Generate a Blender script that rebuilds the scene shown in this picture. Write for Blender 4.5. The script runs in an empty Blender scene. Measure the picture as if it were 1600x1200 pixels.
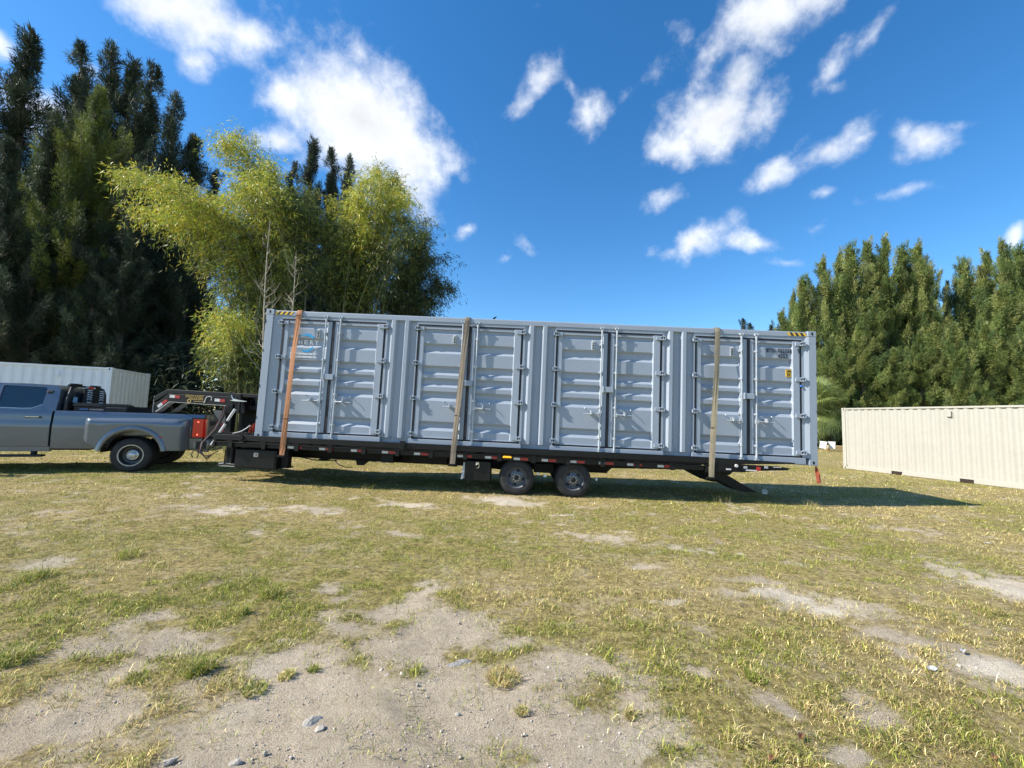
import bpy, bmesh, math, random
import numpy as np
from mathutils import Vector, Matrix

random.seed(7)
RNG = np.random.default_rng(7)
scene = bpy.context.scene
C = scene.collection
R_ = math.radians

# ------------------------------------------------------------------ camera
F_PX, PITCH, ROLL, CAM_H = 650.6, 0.08505, 0.03299, 1.622      # focal length in pixels of a 1600 px wide picture
CAM = np.array([0.0, 0.0, CAM_H])
_f = np.array([0, math.cos(PITCH), math.sin(PITCH)])
_u = np.array([0, -math.sin(PITCH), math.cos(PITCH)])
_r = np.array([1.0, 0, 0])
CR = math.cos(ROLL) * _r + math.sin(ROLL) * _u
CU = -math.sin(ROLL) * _r + math.cos(ROLL) * _u
cam_d = bpy.data.cameras.new('camera')
cam_d.sensor_width = 36.0
cam_d.lens = F_PX / 1600 * 36.0
cam_d.clip_start = 0.05
cam_d.clip_end = 3000
cam = bpy.data.objects.new('camera', cam_d)
C.objects.link(cam)
cam.matrix_world = Matrix(((CR[0], CU[0], -_f[0], 0), (CR[1], CU[1], -_f[1], 0), (CR[2], CU[2], -_f[2], CAM_H), (0, 0, 0, 1)))
scene.camera = cam


def ray(u, v):
    return ((u - 800) * CR - (v - 600) * CU + F_PX * _f) / F_PX


def gp(u, v, z=0.0):                                            # ground point seen at a pixel of the photograph
    d = ray(u, v)
    return CAM + d * ((z - CAM_H) / d[2])


def at_depth(u, v, y):
    d = ray(u, v)
    return CAM + d * (y / d[1])


# ------------------------------------------------------------------ light
SUN_DIR = Vector((0.7599, 0.1498, -0.6326)).normalized()        # the way the light travels
SUN_EL = math.asin(-SUN_DIR.z)
SUN_STRENGTH, SKY_STRENGTH = 4.0, 0.104
scene.view_settings.view_transform = 'Standard'
scene.view_settings.look = 'None'
scene.view_settings.exposure = 1.06
scene.view_settings.gamma = 1.0
scene.view_settings.use_curve_mapping = False
scene.render.engine = 'CYCLES'
scene.cycles.max_bounces = 6
scene.cycles.use_denoising = True
scene.cycles.transparent_max_bounces = 8
sun_d = bpy.data.lights.new('sun', 'SUN')
sun_d.energy = SUN_STRENGTH
sun_d.angle = R_(0.5)
sun_d.color = (1.0, 0.935, 0.82)
sun = bpy.data.objects.new('sun', sun_d)
C.objects.link(sun)
sun.rotation_euler = SUN_DIR.to_track_quat('-Z', 'Y').to_euler()
sun.location = (-30, -6, 25)

world = bpy.data.worlds.new('World')
scene.world = world
world.use_nodes = True


def build_world():
    nt = world.node_tree
    nt.nodes.clear()
    N, L = nt.nodes.new, nt.links.new

    def math_(op, a, b=None, c=None, clamp=False):
        n = N('ShaderNodeMath'); n.operation = op; n.use_clamp = clamp
        for i, x in enumerate((a, b, c)):
            if x is None: continue
            if isinstance(x, (int, float)): n.inputs[i].default_value = x
            else: L(x, n.inputs[i])
        return n.outputs[0]

    def vmath(op, a, b=None):
        n = N('ShaderNodeVectorMath'); n.operation = op
        for i, x in enumerate((a, b)):
            if x is None: continue
            if isinstance(x, (tuple, list, Vector, np.ndarray)): n.inputs[i].default_value = tuple(x)
            else: L(x, n.inputs[i])
        return n.outputs['Value'] if op in ('DOT_PRODUCT', 'LENGTH') else n.outputs['Vector']

    tc = N('ShaderNodeTexCoord').outputs['Generated']
    sky = N('ShaderNodeTexSky')
    sky.sky_type = 'NISHITA'
    sky.sun_disc = False
    sky.sun_elevation = SUN_EL
    sky.sun_rotation = math.atan2(-SUN_DIR.x, -SUN_DIR.y)
    sky.altitude = 0
    sky.air_density = 1.0
    sky.dust_density = 0.12
    sky.ozone_density = 3.0
    hsv = N('ShaderNodeHueSaturation')
    hsv.inputs['Saturation'].default_value = 1.30
    hsv.inputs['Value'].default_value = 1.0
    L(sky.outputs[0], hsv.inputs['Color'])
    # clouds: soft bodies set by direction, their outline broken up by fractal noise
    def noise(vec, scale, detail, rough, dist=0.0):
        n = N('ShaderNodeTexNoise'); n.inputs['Scale'].default_value = scale; n.inputs['Detail'].default_value = detail
        n.inputs['Roughness'].default_value = rough; n.inputs['Distortion'].default_value = dist
        L(vec, n.inputs['Vector'])
        return n
    w1 = noise(tc, 5.0, 4, 0.55)
    off = vmath('SUBTRACT', w1.outputs['Color'], (0.5, 0.5, 0.5))
    offs = N('ShaderNodeVectorMath'); offs.operation = 'SCALE'; offs.inputs['Scale'].default_value = 0.075
    L(off, offs.inputs[0])
    V = vmath('ADD', tc, offs.outputs['Vector'])
    clouds = [  # u, v, half length, half width, turn, weight
        (310, 30, 125, 58, 28, 1.0), (235, 5, 90, 45, 40, 1.0), (385, 62, 70, 34, -10, .72), (300, 92, 34, 34, 0, .75),
        (565, 190, 150, 100, 38, 1.12), (500, 125, 85, 55, 20, .9), (640, 250, 80, 75, 40, 1.0), (440, 212, 42, 34, 0, .85),
        (650, 300, 62, 44, 20, .8), (450, 150, 55, 40, 0, .75), (562, 82, 20, 36, 0, .5), (470, 250, 40, 30, 0, .5),
        (1190, 40, 130, 55, -27, .9), (1108, 92, 58, 40, -40, .66), (1270, 5, 80, 34, -20, .8), (1060, 70, 26, 30, -30, .5),
        (1115, 185, 100, 62, -8, 1.05), (1150, 128, 52, 46, 0, .95), (1055, 222, 50, 36, -10, .8), (1175, 185, 48, 60, 0, .85),
        (1285, 120, 62, 30, -52, .66), (1300, 135, 40, 22, 10, .5),
        (1285, 238, 120, 30, -25, .72), (1220, 272, 48, 26, -20, .72), (1350, 215, 50, 18, -20, .5),
        (1452, 222, 60, 32, -15, .66), (1425, 205, 34, 24, -40, .5), (1490, 200, 50, 14, -15, .42),
        (838, 125, 66, 28, -55, .66), (820, 158, 40, 20, -40, .55), (915, 180, 32, 32, 0, .58), (885, 140, 30, 14, 50, .4),
        (1075, 380, 66, 28, -24, .76), (1045, 398, 36, 20, -10, .62), (1040, 312, 36, 18, -20, .55),
        (1175, 378, 50, 13, 3, .52), (1228, 404, 36, 11, -4, .48), (1290, 300, 36, 17, -15, .54), (1275, 354, 30, 14, -15, .5),
        (1390, 310, 80, 15, -8, .46), (828, 380, 26, 18, 20, .56), (790, 402, 18, 10, -30, .46), (725, 355, 18, 11, -10, .46),
        (1000, 125, 40, 18, -40, .42), (0, 78, 34, 30, 0, .85), (150, 105, 16, 14, 0, .55), (70, 180, 70, 50, 0, .8),
        (1596, 372, 18, 20, 0, .8), (1372, 40, 70, 16, -52, .36), (850, 5, 26, 26, 0, .42),
    ]
    items = []
    for (u, v, a, b, t, w) in clouds:
        d = ray(u, v); d /= np.linalg.norm(d)
        c, s = math.cos(R_(t)), math.sin(R_(t))
        e1 = ray(u + a * c, v + a * s); e1 /= np.linalg.norm(e1)
        e2 = ray(u - b * s, v + b * c); e2 /= np.linalg.norm(e2)
        t1 = e1 - d; r1 = np.linalg.norm(t1); t1 /= r1
        t2 = e2 - d; t2 -= t1 * (t2 @ t1); r2 = np.linalg.norm(t2); t2 /= r2
        items.append((d, t1 / (r1 * 1.25), t2 / (r2 * 1.25), w))
    rg = random.Random(5)
    for k in range(12):                                          # the same broken cumulus goes on behind and beside the camera
        az = R_(rg.uniform(75, 285)); el = R_(rg.uniform(12, 70))
        d = np.array([math.sin(az) * math.cos(el), math.cos(az) * math.cos(el), math.sin(el)])
        t1 = np.cross(d, [0, 0, 1.0]); t1 /= np.linalg.norm(t1); t2 = np.cross(d, t1)
        items.append((d, t1 / rg.uniform(.1, .28), t2 / rg.uniform(.06, .14), rg.uniform(.6, 1.05)))
    acc = None
    for (d, t1, t2, w) in items:
        # both tangent coordinates measured from the cloud's centre
        a = vmath('DOT_PRODUCT', V, t1); b = vmath('DOT_PRODUCT', V, t2)
        a0, b0 = float(d @ t1), float(d @ t2)
        cx = N('ShaderNodeCombineXYZ')
        L(math_('SUBTRACT', a, a0), cx.inputs[0]); L(math_('SUBTRACT', b, b0), cx.inputs[1])
        val = math_('MULTIPLY_ADD', vmath('LENGTH', cx.outputs[0]), -w, w)
        acc = val if acc is None else math_('SMOOTH_MAX', acc, val, 0.10)
    n2 = noise(tc, 8.0, 10, 0.6, 0.0)
    n3 = noise(tc, 26.0, 9, 0.62, 0.0)
    nn = math_('ADD', math_('MULTIPLY', math_('SUBTRACT', n2.outputs['Fac'], 0.5), 1.75), math_('MULTIPLY', math_('SUBTRACT', n3.outputs['Fac'], 0.5), 0.7))
    dens = math_('ADD', acc, math_('SUBTRACT', nn, 0.14))
    mr = N('ShaderNodeMapRange'); mr.interpolation_type = 'SMOOTHSTEP'
    L(dens, mr.inputs['Value'])
    for k, x in zip(('From Min', 'From Max', 'To Min', 'To Max'), (-0.06, 0.84, 0.0, 0.97)): mr.inputs[k].default_value = x
    # a cloud's body: thick parts a little greyer, broken by its own billows
    mr2 = N('ShaderNodeMapRange'); L(math_('ADD', dens, math_('MULTIPLY', math_('SUBTRACT', n2.outputs['Fac'], 0.5), -1.6)), mr2.inputs['Value'])
    for k, x in zip(('From Min', 'From Max', 'To Min', 'To Max'), (0.30, 1.10, 1.0, 0.72)): mr2.inputs[k].default_value = x
    ccol = N('ShaderNodeMix'); ccol.data_type = 'RGBA'; ccol.blend_type = 'MULTIPLY'; ccol.inputs[0].default_value = 1.0
    ccol.inputs['A'].default_value = (0.575 / SKY_STRENGTH, 0.59 / SKY_STRENGTH, 0.61 / SKY_STRENGTH, 1)
    cc = N('ShaderNodeCombineColor'); [L(mr2.outputs[0], cc.inputs[i]) for i in range(3)]
    L(cc.outputs[0], ccol.inputs['B'])
    mix = N('ShaderNodeMix'); mix.data_type = 'RGBA'
    L(mr.outputs[0], mix.inputs[0]); L(hsv.outputs[0], mix.inputs['A']); L(ccol.outputs['Result'], mix.inputs['B'])
    bg = N('ShaderNodeBackground'); bg.inputs['Strength'].default_value = SKY_STRENGTH
    L(mix.outputs['Result'], bg.inputs['Color'])
    out = N('ShaderNodeOutputWorld'); L(bg.outputs[0], out.inputs[0])
    world.cycles.sampling_method = 'MANUAL'
    world.cycles.sample_map_resolution = 512


build_world()


# ------------------------------------------------------------------ materials
MATS = {}


def mat(name, col, rough=0.6, metal=0.0, var=0.12, scale=4.0, bump=0.0, bscale=40.0, spec=0.5, attr=None, emit=None, dirt=None, transl=0.0, coat=0.0):
    """Principled surface whose colour is broken up by noise; attr names a colour attribute that multiplies it."""
    if name in MATS: return MATS[name]
    m = bpy.data.materials.new(name); m.use_nodes = True
    nt = m.node_tree; N, L = nt.nodes.new, nt.links.new
    b = nt.nodes['Principled BSDF']; out = nt.nodes['Material Output']
    b.inputs['Roughness'].default_value = rough; b.inputs['Metallic'].default_value = metal
    b.inputs['Specular IOR Level'].default_value = spec
    b.inputs['Coat Weight'].default_value = coat
    tc0 = N('ShaderNodeTexCoord'); oi = N('ShaderNodeObjectInfo'); rs = N('ShaderNodeVectorMath'); rs.operation = 'MULTIPLY_ADD'      # each copy gets its own wear
    L(oi.outputs['Random'], rs.inputs[0]); rs.inputs[1].default_value = (37, 23, 31); L(tc0.outputs['Object'], rs.inputs[2])
    tc = type('t', (), {'outputs': {'Object': rs.outputs[0]}})
    n = N('ShaderNodeTexNoise'); n.inputs['Scale'].default_value = scale; n.inputs['Detail'].default_value = 6; n.inputs['Roughness'].default_value = 0.65
    L(tc.outputs['Object'], n.inputs['Vector'])
    ramp = N('ShaderNodeMapRange'); L(n.outputs['Fac'], ramp.inputs['Value'])
    for k, x in zip(('From Min', 'From Max', 'To Min', 'To Max'), (0.25, 0.75, 1 - var, 1 + var)): ramp.inputs[k].default_value = x
    mx = N('ShaderNodeMix'); mx.data_type = 'RGBA'; mx.blend_type = 'MULTIPLY'; mx.inputs[0].default_value = 1
    cc = N('ShaderNodeCombineColor'); [L(ramp.outputs[0], cc.inputs[i]) for i in range(3)]
    mx.inputs['A'].default_value = (*col, 1); L(cc.outputs[0], mx.inputs['B'])
    res = mx.outputs['Result']
    if attr:
        at = N('ShaderNodeAttribute'); at.attribute_name = attr
        m2 = N('ShaderNodeMix'); m2.data_type = 'RGBA'; m2.blend_type = 'MULTIPLY'; m2.inputs[0].default_value = 1
        L(res, m2.inputs['A']); L(at.outputs['Color'], m2.inputs['B']); res = m2.outputs['Result']
    if dirt:                                                     # (colour, amount): blotchy grime
        dn = N('ShaderNodeTexNoise'); dn.inputs['Scale'].default_value = dirt[2]; dn.inputs['Detail'].default_value = 8; dn.inputs['Roughness'].default_value = .7
        L(tc.outputs['Object'], dn.inputs['Vector'])
        dr = N('ShaderNodeMapRange'); L(dn.outputs['Fac'], dr.inputs['Value'])
        for k, x in zip(('From Min', 'From Max', 'To Min', 'To Max'), (0.5, 0.78, 0, dirt[1])): dr.inputs[k].default_value = x
        m3 = N('ShaderNodeMix'); m3.data_type = 'RGBA'; L(dr.outputs[0], m3.inputs[0]); L(res, m3.inputs['A']); m3.inputs['B'].default_value = (*dirt[0], 1)
        res = m3.outputs['Result']
    L(res, b.inputs['Base Color'])
    if bump:
        bn = N('ShaderNodeTexNoise'); bn.inputs['Scale'].default_value = bscale; bn.inputs['Detail'].default_value = 5
        L(tc.outputs['Object'], bn.inputs['Vector'])
        bp = N('ShaderNodeBump'); bp.inputs['Strength'].default_value = bump; bp.inputs['Distance'].default_value = 0.02
        L(bn.outputs['Fac'], bp.inputs['Height']); L(bp.outputs[0], b.inputs['Normal'])
    if emit:
        b.inputs['Emission Color'].default_value = (*emit[0], 1); b.inputs['Emission Strength'].default_value = emit[1]
    if transl:
        tr = N('ShaderNodeBsdfTranslucent'); L(res, tr.inputs['Color'])
        ms = N('ShaderNodeMixShader'); ms.inputs[0].default_value = transl
        L(b.outputs[0], ms.inputs[1]); L(tr.outputs[0], ms.inputs[2]); L(ms.outputs[0], out.inputs[0])
    MATS[name] = m
    return m


# ------------------------------------------------------------------ mesh helpers
class MB:
    """collects boxes, bars, tubes and grids; build() links them as ONE mesh object"""
    def __init__(s): s.v, s.f = [], []
    def quads(s, vs, fs):
        o = len(s.v); s.v += [tuple(map(float, p)) for p in vs]; s.f += [tuple(o + i for i in f) for f in fs]; return s
    def box(s, x0, x1, y0, y1, z0, z1):
        return s.hexa([(x0, y0, z0), (x1, y0, z0), (x1, y1, z0), (x0, y1, z0), (x0, y0, z1), (x1, y0, z1), (x1, y1, z1), (x0, y1, z1)])
    def hexa(s, p):
        return s.quads(p, [(0, 3, 2, 1), (4, 5, 6, 7), (0, 1, 5, 4), (1, 2, 6, 5), (2, 3, 7, 6), (3, 0, 4, 7)])
    def bar(s, a, b, w, h, up=(0, 0, 1)):
        a, b = Vector(a), Vector(b); d = (b - a).normalized(); side = d.cross(Vector(up))
        if side.length < 1e-5: side = d.cross(Vector((0, 1, 0)))
        side.normalize(); u = side.cross(d)
        p = [q + side * sx * w / 2 + u * sz * h / 2 for q in (a, b) for sx, sz in ((-1, -1), (1, -1), (1, 1), (-1, 1))]
        return s.quads(p, [(0, 1, 2, 3), (7, 6, 5, 4), (0, 4, 5, 1), (1, 5, 6, 2), (2, 6, 7, 3), (3, 7, 4, 0)])
    def tube(s, pts, r, n=8, cap=True):
        pts = [Vector(p) for p in pts]; rs = r if isinstance(r, (list, tuple)) else [r] * len(pts)
        o = len(s.v); ref = None
        for i, p in enumerate(pts):
            t = (pts[min(i + 1, len(pts) - 1)] - pts[max(i - 1, 0)]).normalized()
            if ref is None: ref = t.orthogonal().normalized()
            ref = (ref - t * ref.dot(t)).normalized(); b = t.cross(ref)
            for k in range(n):
                a = 2 * math.pi * k / n
                s.v.append(tuple(p + (ref * math.cos(a) + b * math.sin(a)) * rs[i]))
        for i in range(len(pts) - 1):
            for k in range(n):
                k2 = (k + 1) % n
                s.f.append((o + i * n + k, o + i * n + k2, o + (i + 1) * n + k2, o + (i + 1) * n + k))
        if cap:
            s.f.append(tuple(o + k for k in reversed(range(n)))); s.f.append(tuple(o + (len(pts) - 1) * n + k for k in range(n)))
        return s
    def lathe(s, prof, c=(0, 0, 0), axis='y', n=28, close=False):
        """prof: (radius, offset along axis)"""
        o = len(s.v); m = len(prof)
        for (r, h) in prof:
            for k in range(n):
                a = 2 * math.pi * k / n; x, z = r * math.cos(a), r * math.sin(a)
                p = {'y': (x, h, z), 'z': (x, z, h), 'x': (h, x, z)}[axis]
                s.v.append((c[0] + p[0], c[1] + p[1], c[2] + p[2]))
        rng = m if close else m - 1
        for i in range(rng):
            j = (i + 1) % m
            for k in range(n):
                k2 = (k + 1) % n
                s.f.append((o + i * n + k, o + i * n + k2, o + j * n + k2, o + j * n + k))
        return s
    def prism(s, poly, y0, y1, plane='xz'):
        n = len(poly); o = len(s.v)
        for y in (y0, y1):
            for (a, b) in poly: s.v.append((a, y, b) if plane == 'xz' else ((a, b, y) if plane == 'xy' else (y, a, b)))
        s.f.append(tuple(o + i for i in range(n))); s.f.append(tuple(o + n + i for i in reversed(range(n))))
        for i in range(n):
            j = (i + 1) % n; s.f.append((o + i, o + n + i, o + n + j, o + j))
        return s
    def grid(s, P, closed=False):
        """P[i][j] points"""
        o = len(s.v); a, b = len(P), len(P[0])
        for row in P: s.v += [tuple(map(float, p)) for p in row]
        for i in range(a - 1):
            for j in range(b - 1): s.f.append((o + i * b + j, o + (i + 1) * b + j, o + (i + 1) * b + j + 1, o + i * b + j + 1))
        return s
    def build(s, name, m, parent=None, smooth=False, bevel=0.0, loc=None, recalc=True):
        me = bpy.data.meshes.new(name); me.from_pydata(s.v, [], s.f); me.update()
        if recalc:
            bm = bmesh.new(); bm.from_mesh(me); bmesh.ops.recalc_face_normals(bm, faces=bm.faces); bm.to_mesh(me); bm.free()
        ob = link(name, me, m, parent)
        if smooth: smooth_by_angle(me, smooth if isinstance(smooth, float) else 40)
        if bevel:
            md = ob.modifiers.new('bevel', 'BEVEL'); md.width = bevel; md.segments = 2; md.limit_method = 'ANGLE'; md.angle_limit = R_(40)
        if loc is not None: ob.location = loc
        return ob


def smooth_by_angle(me, deg):
    me.polygons.foreach_set('use_smooth', [True] * len(me.polygons))
    bm = bmesh.new(); bm.from_mesh(me)
    for e in bm.edges:
        if len(e.link_faces) == 2 and e.calc_face_angle(0) > R_(deg): e.smooth = False
    bm.to_mesh(me); bm.free()


def link(name, me, m, parent=None):
    ob = bpy.data.objects.new(name, me); C.objects.link(ob)
    if m is not None and me is not None and not me.materials: me.materials.append(m)
    if parent is not None: ob.parent = parent
    return ob


def np_mesh(name, V, F, m, parent=None, col=None, colname='tint', smooth=False):
    """big meshes from arrays; F is (n, 3) or (n, 4)"""
    V = np.asarray(V, np.float32); F = np.asarray(F, np.int32); k = F.shape[1]
    me = bpy.data.meshes.new(name)
    me.vertices.add(len(V)); me.vertices.foreach_set('co', V.ravel())
    me.loops.add(F.size); me.loops.foreach_set('vertex_index', F.ravel())
    me.polygons.add(len(F)); me.polygons.foreach_set('loop_start', np.arange(0, F.size, k, dtype=np.int32))
    try: me.polygons.foreach_set('loop_total', np.full(len(F), k, np.int32))
    except Exception: pass
    me.update(calc_edges=True)
    if smooth: me.polygons.foreach_set('use_smooth', np.ones(len(F), bool))
    if col is not None:
        for nm, cv in (col.items() if isinstance(col, dict) else ((colname, col),)):
            at = me.color_attributes.new(nm, 'FLOAT_COLOR', 'POINT')
            c4 = np.ones((len(V), 4), np.float32); c4[:, :3] = cv
            at.data.foreach_set('color', c4.ravel())
    return link(name, me, m, parent)


def tag(o, label=None, cat=None, group=None, kind=None):
    if label: o['label'] = label
    if cat: o['category'] = cat
    if group: o['group'] = group
    if kind: o['kind'] = kind
    return o


def thing(name, label, cat, loc=(0, 0, 0), rot=(0, 0, 0), group=None, scale=1.0):
    o = bpy.data.objects.new(name, None); o.empty_display_size = 0.2; C.objects.link(o)
    o.location = loc; o.rotation_euler = rot; o.scale = (scale,) * 3
    return tag(o, label, cat, group)


def dup(o, parent=None, loc=None):
    c = o.copy(); C.objects.link(c)
    if parent is not None: c.parent = parent
    if loc is not None: c.location = loc
    for ch in list(o.children): dup(ch, c)
    return c


def text(body, name, m, size, parent, loc, width=None, depth=0.002, face='-y', align='CENTER', slant=0.0, weight=0.0):
    cu = bpy.data.curves.new(name, 'FONT'); cu.body = body; cu.size = size; cu.extrude = depth; cu.align_x = align; cu.align_y = 'CENTER'
    cu.offset = weight; cu.resolution_u = 3
    tmp = bpy.data.objects.new('tmp', cu); C.objects.link(tmp)
    bpy.context.view_layer.update()
    me = bpy.data.meshes.new_from_object(tmp.evaluated_get(bpy.context.evaluated_depsgraph_get()))
    bpy.data.objects.remove(tmp); bpy.data.curves.remove(cu)
    co = np.array([v.co for v in me.vertices]); w = np.ptp(co[:, 0]); h = np.ptp(co[:, 1])
    sx = (width / w) if width else 1.0
    for v in me.vertices:
        x, y, z = v.co; x *= sx
        v.co = (x + slant * y, -z, y) if face == '-y' else ((z, x, y) if face == '+x' else (-x, z, y))
    me.materials.clear(); me.name = name
    ob = link(name, me, m, parent); ob.location = loc
    return ob


def vnoise(x, y, seed=0):
    x = np.asarray(x, float); y = np.asarray(y, float)
    xi, yi = np.floor(x).astype(np.int64), np.floor(y).astype(np.int64); xf, yf = x - xi, y - yi
    def h(a, b):
        n = (a * 374761393 + b * 668265263 + seed * 1442695041) & 0xFFFFFFFF
        n = ((n ^ (n >> 13)) * 1274126177) & 0xFFFFFFFF
        return ((n ^ (n >> 16)) & 0xFFFF) / 65535.0
    u, v = xf * xf * (3 - 2 * xf), yf * yf * (3 - 2 * yf)
    return (h(xi, yi) * (1 - u) + h(xi + 1, yi) * u) * (1 - v) + (h(xi, yi + 1) * (1 - u) + h(xi + 1, yi + 1) * u) * v


def fbm(x, y, oct=4, seed=0, gain=0.5):
    s, a, t = 0, 1.0, 0
    for i in range(oct): s = s + a * vnoise(np.asarray(x) * 2 ** i, np.asarray(y) * 2 ** i, seed + i * 17); t += a; a *= gain
    return s / t


def sstep(a, b, x):
    t = np.clip((x - a) / (b - a), 0, 1); return t * t * (3 - 2 * t)


WORDS = 'first second third fourth fifth sixth seventh eighth ninth tenth eleventh twelfth thirteenth fourteenth fifteenth sixteenth seventeenth eighteenth'.split()

# ================================================================== GROUND
def rise(x, y):                                                  # the field climbs a hand's breadth towards the truck
    return 0.11 * sstep(-3.0, -7.0, x) * sstep(3.0, 8.5, y)


PATCHES = [  # bare soil: u, v, half width, half height (pixels, turned into metres on the ground), strength
    (620, 1140, 330, 80, 1.15), (820, 1150, 220, 60, 1.1), (660, 1010, 85, 70, 1.0), (640, 940, 46, 38, .85), (700, 965, 60, 22, .8), (450, 1035, 150, 40, .9),
    (880, 1070, 150, 36, .85), (250, 1005, 130, 26, .8), (110, 1075, 130, 34, .85), (330, 1170, 150, 40, .85), (500, 1080, 140, 60, 1.0), (560, 970, 60, 26, .5), (150, 1120, 150, 50, .9), (400, 1120, 110, 40, .75),
    (770, 1000, 55, 18, .6), (1225, 930, 80, 16, 1.0), (1310, 952, 80, 14, .95), (1180, 905, 40, 8, .8), (1575, 915, 70, 22, .9), (1585, 1050, 80, 22, 1.1),
    (1245, 1120, 50, 26, .62), (1390, 1120, 80, 30, .62), (1330, 1170, 90, 26, .6), (1060, 940, 46, 8, .6), (1110, 975, 40, 10, .5), (1240, 1045, 30, 14, .5), (780, 782, 70, 8, .85),
    (640, 790, 60, 6, .65), (625, 832, 60, 7, .65), (520, 925, 40, 22, .55), (335, 802, 130, 12, .55), (490, 797, 90, 9, .6), (960, 842, 130, 14, .55),
    (1010, 880, 70, 9, .5), (1050, 855, 60, 7, .55), (1440, 1000, 100, 16, .5), (1500, 1050, 90, 30, .55), (60, 880, 60, 14, .4), (230, 960, 60, 16, .45), (300, 780, 90, 8, .4),
    (1090, 1060, 60, 14, .42), (1450, 830, 120, 8, .4), (1330, 805, 90, 6, .35), (60, 1150, 120, 40, .6), (890, 985, 40, 10, .5), (1000, 1130, 60, 40, .8),
]


def patch_field(x, y):
    f = np.zeros_like(x) - 0.6
    wx = x + 0.5 * (fbm(x * 1.7, y * 1.7, 4, 3) - .5); wy = y + 0.6 * (fbm(x * 1.7, y * 1.7, 4, 9) - .5)
    for (u, v, du, dv, s) in PATCHES:
        c = gp(u, v); rx = np.linalg.norm(gp(u + du, v) - c); n, fa = gp(u, v + dv), gp(u, max(v - dv, 700))
        ry = np.linalg.norm(n - fa) / 2
        q = 1 - np.sqrt(((wx - c[0]) / rx) ** 2 + ((wy - (n[1] + fa[1]) / 2) / ry) ** 2)
        f = np.maximum(f, np.maximum(q, -0.6) * 0.9 + (s - 1) * 0.9)
    return f


def dirt_at(x, y, cover=False):
    f = patch_field(x, y)
    n = fbm(x * 2.3, y * 2.3, 5, 21, .6) - .5
    n2 = fbm(x * 9, y * 9, 3, 33, .6) - .5
    far = sstep(10, 30, y)
    base = f + (1.25 + .5 * sstep(4, 7, y)) * n + (0.9 + .9 * sstep(4, 7, y)) * n2 - 0.04 - 0.1 * far
    d = sstep(-0.30, 0.50, base)
    thin = sstep(.47, .66, fbm(x * 5.0, y * 5.0, 4, 131, .65)) * .62 * sstep(10, 5, y) * (.45 + .55 * sstep(-.55, -.1, f))
    return d + (1 - d) * thin * (.62 if cover else 1.0)


def height(x, y):
    d = np.hypot(x, y)
    near = sstep(26, 10, d)
    h = rise(x, y) + near * (0.03 * (fbm(x * .9, y * .9, 3, 5) - .5) + 0.035 * (fbm(x * 3.1, y * 3.1, 3, 6) - .5))
    return h


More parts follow.
